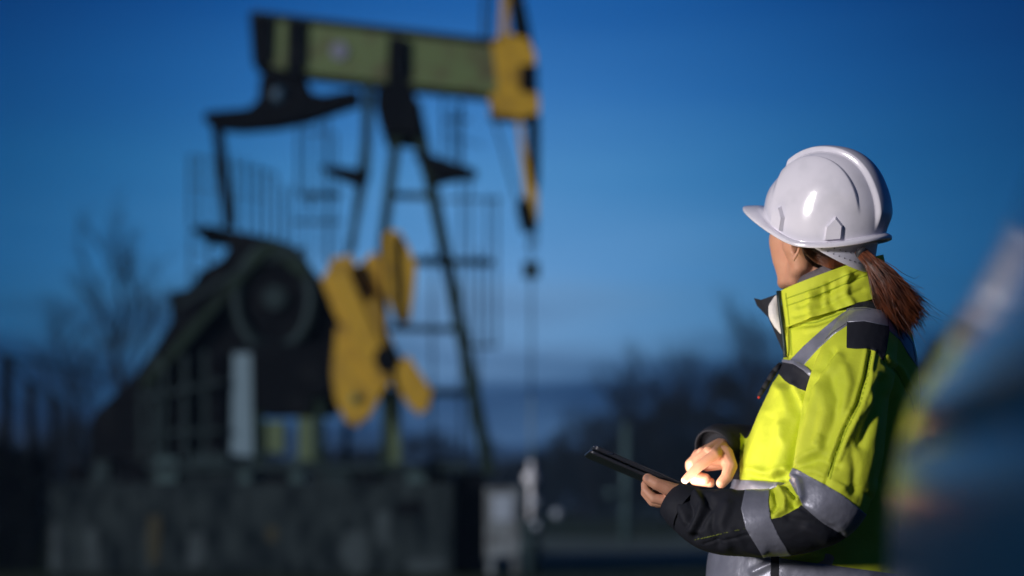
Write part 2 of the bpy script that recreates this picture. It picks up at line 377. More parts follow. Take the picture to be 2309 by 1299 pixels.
# bridle, carrier bar and polished rod
bars('bridle_cable', [((1207, 500, D - .18), (1190, 560, D - .16), .035), ((1211, 480, D + .2), (1207, 560, D + .2), .035)], 'pteal', pj, True)
plate('carrier_bar', [(1180, 590), (1216, 590), (1216, 622), (1180, 622)], D - .1, .25, 'pteal')
bars('polished_rod', [((1198, 520, D), (1198, 900, D), .03)], 'pteal', pj, True)
# bearing housing on the post top
plate('saddle_bearing', [(850, 192), (930, 196), (946, 240), (944, 306), (900, 300), (862, 300), (846, 240)], D - .55, .8, 'pdark')
# samson post: four legs with a ladder
for (a, b_, w) in [((832, 190, D - .2), (822, 405, D - .35), .12), ((822, 400, D - .35), (788, 566, D - .45), .09), ((924, 215, D - .3), (962, 388, D - .4), .15), ((960, 380, D - .4), (1100, 1068, D - .75), .12), ((940, 230, D + .3), (1112, 1066, D + .8), .10), ((905, 230, D - .3), (862, 560, D - .55), .13), ((900, 300, D), (866, 540, D - .2), .09), ((862, 560, D - .55), (872, 1060, D - .9), .11), ((786, 566, D + .5), (782, 1060, D + .95), .09)]:
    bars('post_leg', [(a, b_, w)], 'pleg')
for y in (440, 590, 740, 885):
    t = (y - 380) / (1068 - 380); xr = 960 + 140 * t
    bars('rung', [((880, y, D - .2), (xr, y + 3, D - .45), .08)], 'pleg')
bars('brace', [((935, 585, D), (1112, 590, D), .07), ((915, 742, D), (1050, 738, D), .06), ((960, 300, D), (960, 420, D), .05)], 'pteal')
plate('service_platform', [(722, 374), (762, 374), (806, 380), (822, 392), (812, 416), (790, 406), (750, 390)], D - .5, .35, 'pdark')
plate('service_platform', [(932, 344), (966, 346), (1020, 364), (1074, 382), (1074, 391), (1020, 398), (985, 406), (972, 388)], D - .5, .35, 'pdark')
# equaliser, with a sky-blue disc for its hole
eq = plate('equalizer', [(464, 252), (560, 244), (582, 224), (586, 176), (606, 146), (666, 148), (690, 178), (702, 208), (730, 214), (770, 206), (808, 200), (810, 230), (760, 246), (690, 270), (620, 284), (540, 290), (478, 284), (458, 268)], D - .13, .26, 'pdark')
b = B(); b.tube([P(630, 215, D - .16), P(630, 215, D + .16)], .11, 16); b.build('sky_hole_disc', M['holeblue'], eq, True)  # disc painted blue in place of a hole showing the sky
for (a, b_) in [((484, 272, D - .1), (514, 512, D - .25)), ((494, 272, D + .2), (524, 512, D + .3)), ((826, 200, D + .3), (822, 400, D + .3)), ((838, 210, D - .2), (792, 566, D - .3))]:
    bars('pitman_arm', [(a, b_, .09)], 'pdark')
# gear case, belt guard, motor house
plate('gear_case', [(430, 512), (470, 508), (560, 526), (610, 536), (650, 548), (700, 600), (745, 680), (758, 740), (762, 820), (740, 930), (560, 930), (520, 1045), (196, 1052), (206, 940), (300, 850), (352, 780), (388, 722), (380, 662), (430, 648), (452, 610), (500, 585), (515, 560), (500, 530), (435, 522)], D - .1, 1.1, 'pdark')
bars('belt_guard', [((600, 560, D - .25), (325, 870, D - .25), .12, .12), ((600, 552, D - .25), (690, 620, D - .25), .12, .12)], 'pleg')
b = B(); c = P(620, 672, D - .22)
for a_, z_ in ((.66, .80),):
    pts_ = [c + Vector((.52 * math.cos(2 * math.pi * k / 40), 0, .72 * math.sin(2 * math.pi * k / 40))) for k in range(41)]
    b.tube(pts_, .085, 8, False)
wh = b.build('pulley_wheel', M['pteal'], pj, True)
b = B(); b.loft([[c + Vector((.5 * math.cos(2 * math.pi * k / 32), dy, .7 * math.sin(2 * math.pi * k / 32))) for k in range(32)] for dy in (.02, .08)]); b.build('guard_disc', M['pdark'], wh)
b = B(); b.tube([c + Vector((0, -.06, 0)), c + Vector((0, .02, 0))], .16, 20); b.build('hub', M['pteal'], wh)
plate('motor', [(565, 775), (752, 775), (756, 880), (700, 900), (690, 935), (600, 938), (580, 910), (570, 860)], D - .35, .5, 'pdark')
plate('white_panel', [(526, 796), (566, 796), (570, 1028), (520, 1028)], D - .2, .06, 'white_paint')
for (x0, x1, y0, y1, m) in [(672, 706, 895, 1055, 'postgreen'), (592, 640, 950, 1020, 'postgreen'), (860, 902, 885, 1052, 'postgreen'), (712, 728, 890, 1052, 'pleg'), (575, 590, 930, 1050, 'pleg'), (340, 356, 800, 1060, 'pteal'), (410, 422, 800, 1060, 'pteal')]:
    plate('support_post', [(x0, y0), (x1, y0), (x1, y1), (x0, y1)], D - .3 + random.random() * .3, .18, m)
plate('skid_beam', [(330, 1045), (1060, 1045), (1060, 1062), (330, 1062)], D - .45, .25, 'pteal')
plate('control_box', [(430, 1022), (512, 1022), (512, 1050), (430, 1050)], D - .5, .3, 'pteal')
# cranks and counterweights
plate('counterweight', [(864, 532), (880, 518), (902, 522), (924, 560), (938, 600), (932, 660), (922, 722), (898, 732), (880, 690), (862, 640)], D - .95, .18, 'yellow')
plate('counterweight', [(724, 632), (742, 600), (748, 582), (790, 574), (806, 600), (844, 566), (862, 590), (862, 690), (876, 790), (800, 770), (760, 720)], D - .80, .22, 'yellow')
plate('counterweight', [(758, 740), (800, 720), (866, 780), (884, 850), (862, 880), (830, 940), (802, 962), (778, 948), (756, 900), (748, 840)], D - .92, .20, 'yellow')
plate('counterweight', [(886, 858), (898, 820), (920, 800), (954, 850), (974, 880), (964, 922), (944, 934), (918, 910)], D - 1.12, .2, 'yellow')
plate('counterweight', [(820, 690), (846, 668), (880, 760), (900, 800), (930, 830), (900, 862), (868, 840)], D - 1.02, .12, 'yellow')
plate('crank_boss', [(850, 786), (880, 780), (894, 806), (884, 836), (856, 838), (842, 812)], D - 1.16, .1, 'pdark')
plate('crank_boss', [(790, 652), (806, 640), (822, 656), (816, 676), (796, 678)], D - .86, .06, 'pdark')
plate('crank_arm', [(742, 596), (772, 582), (824, 700), (884, 832), (880, 866), (840, 850), (790, 760)], D - 1.06, .10, 'yellow')
b = B(); b.tube([P(802, 900, D - .96), P(802, 900, D - .7)], .07, 14); b.build('crank_pin', M['pgreen'], pj, True)
bars('connecting_rod', [((860, 520, D - 1.1), (872, 780, D - 1.1), .055), ((872, 780, D - 1.1), (892, 880, D - 1.1), .07)], 'pdark')
# frames, ribs and clutter on the machine and the plinth
for x0, y0, x1, y1 in [(318, 880, 318, 1040), (372, 820, 372, 1040), (462, 790, 462, 1030), (318, 900, 500, 860), (318, 980, 500, 970), (600, 590, 690, 560), (400, 690, 560, 600), (640, 780, 640, 930), (700, 780, 700, 900), (590, 820, 750, 820)]:
    bars('frame_rib', [((x0, y0, D - .3), (x1, y1, D - .3), .06)], 'pteal')
for x0, x1, y0, m in [(150, 190, 1050, 'pdark'), (212, 246, 1038, 'pteal'), (262, 330, 1052, 'pdark'), (352, 400, 1030, 'post'), (540, 566, 1040, 'post'), (600, 650, 1048, 'pdark'), (654, 684, 1036, 'post'), (736, 790, 1050, 'pteal'), (812, 850, 1040, 'pdark'), (916, 960, 1046, 'post'), (972, 1012, 1036, 'pdark')]:
    b = B(); p0, p1 = P(x0, 1088, D - .35), P(x1, y0, D - .35); b.box(((p0.x + p1.x) / 2, D - .2, (1.22 + p1.z) / 2), (p1.x - p0.x, .3, p1.z - 1.22), bevel=.012); b.build('junction_box', M[m], pj)
# fine guard rails and pipes
rl = [((428, 386, D + .5), (610, 420, D + .5), .022), ((430, 560, D + .5), (500, 590, D + .5), .022), ((430, 610, D + .5), (470, 620, D + .5), .022)]
for x, y0, y1 in [(505, 345, 520), (556, 360, 526), (600, 380, 540), (428, 350, 510), (452, 350, 512), (486, 340, 515), (530, 350, 522), (580, 370, 530), (622, 390, 545), (430, 520, 660), (470, 520, 600)]: rl.append(((x, y0, D + .5), (x, y1, D + .5), .037))
rl += [((428, 352, D + .5), (622, 392, D + .5), .028), ((428, 420, D + .5), (600, 450, D + .5), .022)]
bars('guard_rail', rl, 'pteal', None, True)
rl = [((x, y0, D + 1), (x, y1, D + 1), .037) for x, y0, y1 in [(690, 250, 600), (756, 300, 620), (640, 420, 560), (1040, 230, 1040), (975, 560, 1050), (1080, 560, 900), (660, 420, 560), (672, 240, 440), (722, 260, 590), (1060, 400, 1050), (1020, 240, 360), (1120, 440, 780), (690, 250, 560), (740, 240, 600), (756, 380, 600), (700, 430, 470), (640, 440, 560), (1040, 400, 1050), (1098, 440, 780), (1000, 220, 360), (1035, 230, 380)]]
rl += [((680, 440, D + 1), (770, 440, D + 1), .09), ((660, 500, D + 1), (770, 500, D + 1), .05), ((1000, 270, D + 1), (1060, 270, D + 1), .04), ((990, 450, D + 1), (1130, 450, D + 1), .04), ((940, 590, D + 1), (1112, 596, D + 1), .08), ((900, 880, D + 1), (1060, 884, D + 1), .08), ((690, 300, D + 1), (750, 300, D + 1), .03), ((1000, 300, D + 1), (1090, 330, D + 1), .02), ((1050, 780, D + 1), (1120, 780, D + 1), .05)]
bars('guard_rail', rl, 'pteal', None, True)

# ------------------------------------------------------------------ wellhead, posts, boxes near the plinth
def simple(name, label, cat, build, mat, smooth=False, group=None):
    b = B(); build(b); o = b.build(name, M[mat], None, smooth); lo = min(v.co.z for v in o.data.vertices)
    return tag(o, label, cat, group)
wh_ = thing('wellhead', 'pale wellhead pipe with valves standing right of the plinth below the horsehead', 'wellhead', (P(1198, 0, 19.5).x, 19.5, 0))
D = 19.5
b = B(); X0 = P(1198, 0, D).x; b.tube([(X0, D, 0), (X0, D, .75)], .11, 16); b.tube([(X0, D, .3), (X0, D, .36)], .19, 16); b.tube([(X0, D, .62), (X0, D, .68)], .18, 16); b.build('casing', M['pteal'], wh_, True)
b = B(); b.tube([(X0, D, .75), (X0, D, 1.55)], .040, 12); b.build('rod_glint', M['glintwhite'], wh_, True)  # bright highlight of the polished rod, painted as a white tube
b = B(); b.tube([(X0, D, 1.55), (X0, D, 2.45)], .019, 12); b.build('rod_faint_glint', M['white_paint'], wh_, True)  # fainter upper part of the rod highlight, painted pale
for (x, y, r) in ((1197, 1078, .10), (1206, 1132, .065), (1210, 1186, .055)):
    b = B(); b.sphere(P(x, y, D - .16), r); b.tube([P(x, y, D - .16), P(x, y, D)], r * .4, 8); b.build('valve_glint', M['glintwhite' if y == 1078 else 'pale'], wh_, True)  # glints on the valves, painted as white and pale balls
b = B(); b.tube([(X0, D, .66), P(1255, 1160, D - .1)], .03, 8); b.build('flow_pipe', M['pteal'], wh_, True)
b = B(); b.sphere(P(1257, 1158, D - .1), .07); b.build('valve_glint', M['pale'], wh_, True)  # one more glint painted as a pale ball
cp = thing('cabinet_post', 'black upright cabinet between the plinth and the pale panel', 'cabinet', (P(1060, 0, 19.8).x, 20.1, 0))
b = B(); b.box((P(1060, 0, 19.8).x, 20.1, .68), ((1094 - 1028) / F * 19.8, .5, 1.36), bevel=.02); b.build('housing', M['pdark'], cp)
b = B(); b.box((P(1060, 0, 19.8).x, 20.1, 1.39), (.44, .56, .04)); b.build('lid', M['pdark'], cp)
wp = thing('pale_bin', 'pale grey weathered panel box standing by the wellhead', 'box', (P(1134, 0, 19.5).x, 19.62, 0))
b = B(); b.box((P(1134, 0, 19.5).x, 19.62, .72), ((1176 - 1096) / F * 19.5, .35, .96), bevel=.02); b.build('panel', M['panelgrey'], wp)
for s in (-1, 1): b = B(); b.box((P(1134, 0, 19.5).x + s * .17, 19.62, .12), (.09, .2, .24)); b.build('leg', M['panelgrey'], wp)
b = B(); b.box((P(1134, 0, 19.5).x, 19.43, .92), (.28, .03, .36), bevel=.01); b.build('white_plate', M['pale'], wp)
dp = thing('marker_post', 'pale painted marker post in front of the dark trees', 'post', (P(1412, 0, 34).x, 34, 0))
b = B(); b.tube([P(1412, 1226, 34), P(1412, 962, 34)], .10, 12); b.build('pole', M['post'], dp, True)
b = B(); b.tube([P(1412, 964, 34), P(1412, 955, 34)], [.12, .06], 12); b.build('cap', M['post'], dp, True)
b = B(); b.sphere(P(1378, 1112, 33.8), .12); b.bar(P(1378, 1112, 33.9), P(1412, 1112, 34), .05); b.build('glint_ball', M['post'], dp, True)  # ball added for a blurred disc of light beside the pole
# fence on the left
fn = thing('wire_fence', 'dark post and wire fence at the far left', 'fence', (P(60, 0, 24).x, 24, 0))
for x, y0, D_ in ((15, 800, 22), (70, 862, 25), (120, 892, 28), (-40, 760, 20)):
    b = B(); b.box((P(x, 0, D_).x, D_, P(x, y0, D_).z / 2), (.13, .13, P(x, y0, D_).z)); b.build('post', M['pdark'], fn)
b = B(); b.tube([P(-40, 770, 20), P(15, 806, 22), P(70, 866, 25), P(120, 895, 28)], .02, 6)
b.tube([P(-40, 870, 20), P(15, 896, 22), P(70, 930, 25), P(120, 950, 28)], .02, 6); b.tube([P(15, 804, 22), P(150, 830, 22.5), P(245, 856, 23)], .02, 6); b.build('wire', M['pdark'], fn)

# ------------------------------------------------------------------ trees
def bare_tree(x, D_, ytop, label, spread=1.0, dens=5, seed=0, low=.25):
    rnd = random.Random(seed); base_ = Vector((P(x, 0, D_).x, D_, 0)); H = P(x, ytop, D_).z
    t_ = thing('bare_tree', label, 'tree', base_, 'bare trees around the site')
    tk = B(); cr = B()
    sp_ = [base_ + Vector((rnd.gauss(0, .03) * H * k / 5, rnd.gauss(0, .03) * H * k / 5, H * .72 * k / 5)) for k in range(6)]
    tk.tube(sp_, [H * .030 * (1 - .15 * k) for k in range(6)], 8); tk.build('trunk', M['bark'], t_, True)
    def grow(p, d, L, r, lev):
        q = [p]; 
        for k in range(3): d = (d + Vector((rnd.gauss(0, .14), rnd.gauss(0, .14), rnd.gauss(.05, .08)))).normalized(); p = p + d * L / 3; q.append(p)
        cr.tube(q, [r, r * .8, r * .62, r * .45], 4, False)
        if lev > 0:
            for k in range(dens if lev > 1 else 4):
                u = q[rnd.choice((1, 2, 3, 3))]; a = rnd.random() * 6.283
                dd_ = (d + Vector((math.cos(a), math.sin(a), .25)) * rnd.uniform(.35, .8)).normalized(); grow(u, dd_, L * rnd.uniform(.5, .72), r * .45, lev - 1)
    for k in range(9):
        t = low + (1 - low) * k / 8; pt_ = sp_[min(5, int(t * 5))]; a = rnd.random() * 6.283 + k * 2.4
        grow(pt_, Vector((math.cos(a) * spread, math.sin(a) * spread, rnd.uniform(.6, 1.3))).normalized(), H * .30 * (1.15 - .5 * t), H * .0078, 3)
    cr.build('crown', M['bark'], t_)
def bushy_tree(x, D_, ytop, w, label, seed=0, name='dense_tree', nleaf=2600, ncl=15, ls=1.0):
    rnd = random.Random(seed); base_ = Vector((P(x, 0, D_).x, D_, 0)); H = P(x, ytop, D_).z; R = w / 2 * D_ / F
    t_ = thing(name, label, 'tree', base_, 'dark trees along the horizon')
    b = B(); b.tube([base_, base_ + Vector((0, 0, H * .6))], [H * .03, H * .015], 8); 
    for k in range(6): a = k * 1.05; b.tube([base_ + Vector((0, 0, H * .3)), base_ + Vector((math.cos(a) * R * .6, math.sin(a) * R * .6, H * .62))], [H * .012, H * .005], 5)
    b.build('trunk', M['bark'], t_)
    cl = [(Vector((rnd.uniform(-1, 1) * R * .62, rnd.uniform(-1, 1) * R * .62, H * rnd.uniform(.22, .80))), R * rnd.uniform(.28, .5) * (15 / ncl) ** .35) for _ in range(ncl)]
    cl.append((Vector((0, 0, H * .86)), R * .3)); v = []; f = []
    for i in range(nleaf):
        c, r = rnd.choice(cl); q = Vector((rnd.gauss(0, 1), rnd.gauss(0, 1), rnd.gauss(0, 1))).normalized() * r * (rnd.random() ** .4) * rnd.uniform(.8, 1.15)
        p = base_ + c + q; s = ls * H * .016 * rnd.uniform(.6, 1.5); a = Vector((rnd.gauss(0, 1), rnd.gauss(0, 1), rnd.gauss(0, 1))).normalized(); e = a.orthogonal().normalized()
        k = len(v); v += [p - a * s, p + e * s, p + a * s, p - e * s]; f.append((k, k + 1, k + 2, k + 3))
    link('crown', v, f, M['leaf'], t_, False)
bare_tree(255, 48, 500, 'tall bare tree left of the pumpjack', .75, 5, 3)
bare_tree(165, 52, 690, 'lower bare tree near the wire fence', .9, 5, 4)
bare_tree(1690, 60, 690, 'tall bare tree in the gap left of the woman', .7, 5, 5)
bare_tree(1330, 75, 890, 'low bare tree right of the wellhead', 1.0, 4, 6)
bare_tree(1420, 64, 795, 'round-topped bare tree above the pale marker post', 1.1, 6, 11)
bare_tree(1590, 66, 850, 'bare tree left of the far cuff', 1.1, 5, 12)
bare_tree(1760, 66, 760, 'bare tree close behind the collar', 1.0, 5, 13)
bare_tree(1500, 62, 770, 'wide bare tree standing over the dark trees', 1.1, 6, 9)
for i, (x, D_, yt, w, lb) in enumerate([(1420, 66, 985, 200, 'broad dark tree behind the pale marker post'), (1525, 64, 960, 170, 'round dark tree left of the far cuff'), (1300, 80, 1000, 170, 'low dark tree right of the wellhead'), (1640, 70, 985, 170, 'dark tree just left of the far sleeve'),
        (1215, 90, 1000, 150, 'low dark tree behind the polished rod'), (2110, 58, 730, 190, 'dark tree between the woman and the car'), (2250, 62, 780, 200, 'dark tree behind the car'), (1930, 70, 820, 220, 'dark tree behind the woman'), (1100, 95, 985, 180, 'dark tree behind the ladder leg'), (980, 96, 955, 190, 'dark tree behind the yellow counterweights'), (860, 94, 1000, 170, 'dark tree behind the green support posts'),
        (330, 70, 900, 200, 'dark tree at the foot of the tall bare tree'), (140, 64, 930, 210, 'dark tree behind the fence'), (-20, 60, 940, 220, 'dark tree at the left edge'), (520, 80, 930, 220, 'dark tree behind the gear case')]):
    bushy_tree(x, D_, yt, w, lb, 20 + i, ncl=34, ls=.8, nleaf=4200)
bushy_tree(1420, 72, 800, 230, 'open leafy tree above the pale marker post', 61, nleaf=3600, ncl=40, ls=.6)
bushy_tree(1545, 74, 850, 200, 'open leafy tree left of the far cuff', 62, nleaf=3600, ncl=40, ls=.6)
bushy_tree(1660, 76, 770, 170, 'open leafy tree beside the chest of the woman', 63, nleaf=3400, ncl=40, ls=.6)
bushy_tree(1300, 90, 900, 170, 'small open leafy tree right of the wellhead', 64, nleaf=2600, ncl=34, ls=.6)
sh = thing('dark_shrub', 'dark leafy shrub at the lower left corner beside the plinth', 'shrub', (P(20, 0, 20.5).x, 20.5, 0))
rnd = random.Random(77); v = []; f = []; bx0, bx1 = P(-160, 0, 20.5).x, P(98, 0, 20.5).x
for i in range(9000):
    x = rnd.uniform(bx0, bx1); top_z = 1.80 - .10 * math.sin(x * 6) - max(0, x - bx1 + .12) * 1.5
    p = Vector((x, 20.5 + rnd.uniform(-.5, .5), rnd.random() ** .8 * top_z)); s = rnd.uniform(.02, .037); a = Vector((rnd.gauss(0, 1), rnd.gauss(0, 1), rnd.gauss(0, 1))).normalized(); e = a.orthogonal().normalized()
    k = len(v); v += [p - a * s, p + e * s, p + a * s, p - e * s]; f.append((k, k + 1, k + 2, k + 3))
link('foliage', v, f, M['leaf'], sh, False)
for k in range(7):
    b = B(); x = bx0 + (bx1 - bx0) * (k + .5) / 7; b.tube([(x, 20.5, 0), (x + .05, 20.55, .7), (x - .03, 20.45, 1.4)], [.03, .02, .008], 6); b.build('stem', M['bark'], sh, True)
hg = B(); rnd = random.Random(5); v = []; f = []
for i in range(26000):
    x = rnd.uniform(-75, 90); t = .5 + .5 * math.sin(x * .35) * math.sin(x * .13 + 1); y = rnd.uniform(86, 100); hgt = 2.7 + 1.6 * t
    if -38 < x < -8: hgt += 1.0
    p = Vector((x, y, rnd.random() ** .7 * hgt)); s = rnd.uniform(.14, .34); a = Vector((rnd.gauss(0, 1), rnd.gauss(0, 1), rnd.gauss(0, 1))).normalized(); e = a.orthogonal().normalized()
    k = len(v); v += [p - a * s, p + e * s, p + a * s, p - e * s]; f.append((k, k + 1, k + 2, k + 3))
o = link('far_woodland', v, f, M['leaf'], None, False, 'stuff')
o['label'] = 'far dark woodland closing off the horizon'; o['category'] = 'woodland'

hb_ = B(); hb_.box((0, 220, 5.25), (700, 580, 12.5)); hz_ = hb_.build('haze', M['concrete'], kind='stuff')  # haze volume added to lift the blacks and turn far trees bluish
hm = bpy.data.materials.new('dusk haze'); hm.use_nodes = True; hn = hm.node_tree; hn.nodes.clear()
pv = N(hn, 'ShaderNodeVolumePrincipled'); pv.inputs['Density'].default_value = .0011; pv.inputs['Color'].default_value = (.36, .60, .95, 1); pv.inputs['Anisotropy'].default_value = 0
ho = N(hn, 'ShaderNodeOutputMaterial'); hn.links.new(pv.outputs[0], ho.inputs['Volume']); hz_.data.materials.clear(); hz_.data.materials.append(hm)
hz_['label'] = 'thin bluish dusk haze added over the whole site'; hz_['category'] = 'haze'
# ------------------------------------------------------------------ car at the right, its glossy side close to the camera
CA = math.atan(.262)                                   # heading of the car's side, nearly along the line of sight
cd = Vector((math.sin(CA), math.cos(CA), 0)); cs = Vector((math.cos(CA), -math.sin(CA), 0))   # along the car (away), and into the car (right)
E0 = Vector((P(2016, 0, 1.32).x, 1.32, 0))
car = thing('parked_car', 'dark glossy car at the right edge close to the camera, mirroring the woman', 'car', E0 + cd * -2 + cs * .9)
PROF = [(.30, .06), (.34, .015), (.50, .0), (.75, -.008), (.95, -.006), (1.01, -.003), (1.045, .002)]
GL = [(1.045, .002), (1.084, .011), (1.115, .025), (1.15, .045), (1.20, .071), (1.27, .102), (1.35, .140), (1.42, .185)]
LEN = 4.2
def side(u, z, ins):   # u metres back from the far end; gentle barrel curve in plan, rounded end
    bow = .15 * (u - .10) ** 2
    endr = .0 * max(0, 1 - u / .12) ** 2 + (.5 * max(0, u - 3.7) ** 2)
    return E0 - cd * u + cs * (ins + bow + endr) + Vector((0, 0, z))
us = [0, .006, .02, .04, .07, .1, .14, .2, .28, .36, .45, .55, .68, .8, 1, 1.2, 1.5, 1.9, 2.4, 3, 3.4, 3.7, 3.95, 4.1, LEN]
def panel(name, prof, mat, par, smooth=True, u0=0, u1=LEN, th=.0):
    b = B(); U = [u for u in us if u0 <= u <= u1]; m = len(prof); v = []; f = []
    for u in U:
        for z, i in prof: v.append(side(u, z, i))
    for a in range(len(U) - 1):
        for k in range(m - 1): f.append((a * m + k, a * m + k + 1, (a + 1) * m + k + 1, (a + 1) * m + k))
    return link(name, v, f, M[mat], par, smooth)
# closed body: both sides, roof, floor and ends as one loft along the car
WID = 1.75
def ring(u, prof):
    L_ = [side(u, z, i) for z, i in prof]; R_ = [side(u, z, i) + cs * (WID - 2 * (i + (side(u, z, i) - (E0 - cd * u + cs * i + Vector((0, 0, z)))).dot(cs))) for z, i in prof][::-1]
    return L_ + R_
b = B(); b.loft([ring(u, PROF) for u in us]); cbod = b.build('body', M['car'], car, True)
b = B(); b.loft([ring(u, GL[:1] + GL[1:]) for u in us]); b.build('window_glass', M['carglass'], car, True)
top = [side(u, 1.42, .185) for u in us]; b = B(); rows_ = []
for u in us:
    L_ = side(u, 1.415, .175); R_ = ring(u, [(1.415, .175)])[1]; rows_.append([L_ + Vector((0, 0, 0)), L_.lerp(R_, .15) + Vector((0, 0, .05)), L_.lerp(R_, .5) + Vector((0, 0, .07)), L_.lerp(R_, .85) + Vector((0, 0, .05)), R_, R_ + Vector((0, 0, -.02)), L_ + Vector((0, 0, -.02))])
b.loft(rows_); b.build('roof', M['car'], car, True)
for u in (.75, 3.3):
    for s in (0, 1):
        c = side(u, .31, .05) + (cs * (WID - .1) if s else Vector((0, 0, 0)))
        w = B(); w.tube([c - cs * .06, c - cs * .04, c + cs * .14, c + cs * .16], [.28, .31, .31, .28], 32); wo = w.build('wheel', M['rubber'], car, True)
        r = B(); sg = 1 if s else -1; r.tube([c + cs * (.05 + .115 * sg - .01), c + cs * (.05 + .115 * sg + .01)], .19, 24); r.build('rim', M['rim'], wo, True)
for s in (.08, WID - .30):
    q = E0 + cs * (s + .1) + cd * .004 + Vector((0, 0, .82)); b = B(); b.bar(q - Vector((0, 0, .09)), q + Vector((0, 0, .09)), .16, .02); b.build('tail_light', M['tail'], car)
# ------------------------------------------------------------------ the engineer
ROOT = P(1870, 1130, 3.08); ROOT.z = 0
person = thing('person', 'woman in yellow-green hi-vis jacket and white hard hat looking at the pumpjack', 'person', ROOT)

def ell(L, R, Dc, b, n=40, e=2.0):
    L3, R3 = P(*L, Dc), P(*R, Dc); c = (L3 + R3) / 2; u = (R3 - L3) / 2; r = []
    for k in range(n):
        a = 2 * math.pi * k / n; ca, sa = math.cos(a), math.sin(a)
        ca = math.copysign(abs(ca) ** (2 / e), ca); sa = math.copysign(abs(sa) ** (2 / e), sa)
        r.append(c + u * ca + Vector((0, b * sa, 0)))
    return r
def catmull(rows, m):
    rows = np.array(rows, float); out = []
    for i in range(len(rows) - 1):
        p0, p1, p2, p3 = rows[max(i - 1, 0)], rows[i], rows[i + 1], rows[min(i + 2, len(rows) - 1)]
        for k in range(m):
            t = k / m; out.append(.5 * ((2 * p1) + (-p0 + p2) * t + (2 * p0 - 5 * p1 + 4 * p2 - p3) * t * t + (-p0 + 3 * p1 - 3 * p2 + p3) * t ** 3))
    out.append(rows[-1]); return out
# --- jacket body and sleeves, grown together
J = B()
TR = [  # left px, right px, half depth
    (1768, 715, 2000, 650, .085), (1770, 745, 2012, 672, .105), (1772, 775, 2030, 705, .140), (1772, 800, 2042, 740, .178), (1764, 832, 2052, 790, .198),
    (1742, 870, 2060, 840, .200), (1716, 925, 2066, 900, .192), (1690, 985, 2068, 960, .186), (1668, 1045, 2066, 1030, .180), (1652, 1090, 2062, 1090, .176),
    (1640, 1140, 2058, 1150, .174), (1618, 1200, 2056, 1210, .176), (1600, 1250, 2058, 1265, .182), (1594, 1300, 2060, 1315, .188), (1592, 1350, 2062, 1365, .19), (1600, 1420, 2060, 1430, .19)]
J.loft([ell((r[0], r[1]), (r[2], r[3]), 3.08, r[4], 48) for r in catmull(TR, 4)])
def sleeve(rows, m=5):
    pts = []; rad = []
    for x, y, D, r in catmull(rows, m): pts.append(P(x, y, D)); rad.append(r * D / F)
    J.sphere(pts[0], rad[0]); J.tube(pts, rad, 28)
SL = [(1955, 742, 2.965, 62), (1946, 775, 2.925, 76), (1928, 830, 2.875, 88), (1912, 900, 2.845, 96), (1902, 970, 2.825, 99), (1892, 1040, 2.81, 100), (1876, 1100, 2.80, 94)]
sleeve(SL)
sleeve([(1872, 1112, 2.80, 92), (1850, 1142, 2.795, 90), (1800, 1166, 2.80, 83), (1745, 1178, 2.805, 76), (1690, 1180, 2.815, 75), (1630, 1178, 2.83, 73), (1588, 1168, 2.85, 67), (1552, 1154, 2.87, 54), (1524, 1138, 2.88, 42)])
sleeve([(1935, 760, 3.20, 60), (1915, 850, 3.27, 84), (1880, 960, 3.32, 84), (1840, 1040, 3.33, 74), (1760, 1030, 3.27, 62), (1690, 1010, 3.20, 52), (1640, 1003, 3.16, 46), (1612, 1006, 3.13, 42)])
V, Fc = remesh(J, .0035, 10, .5)
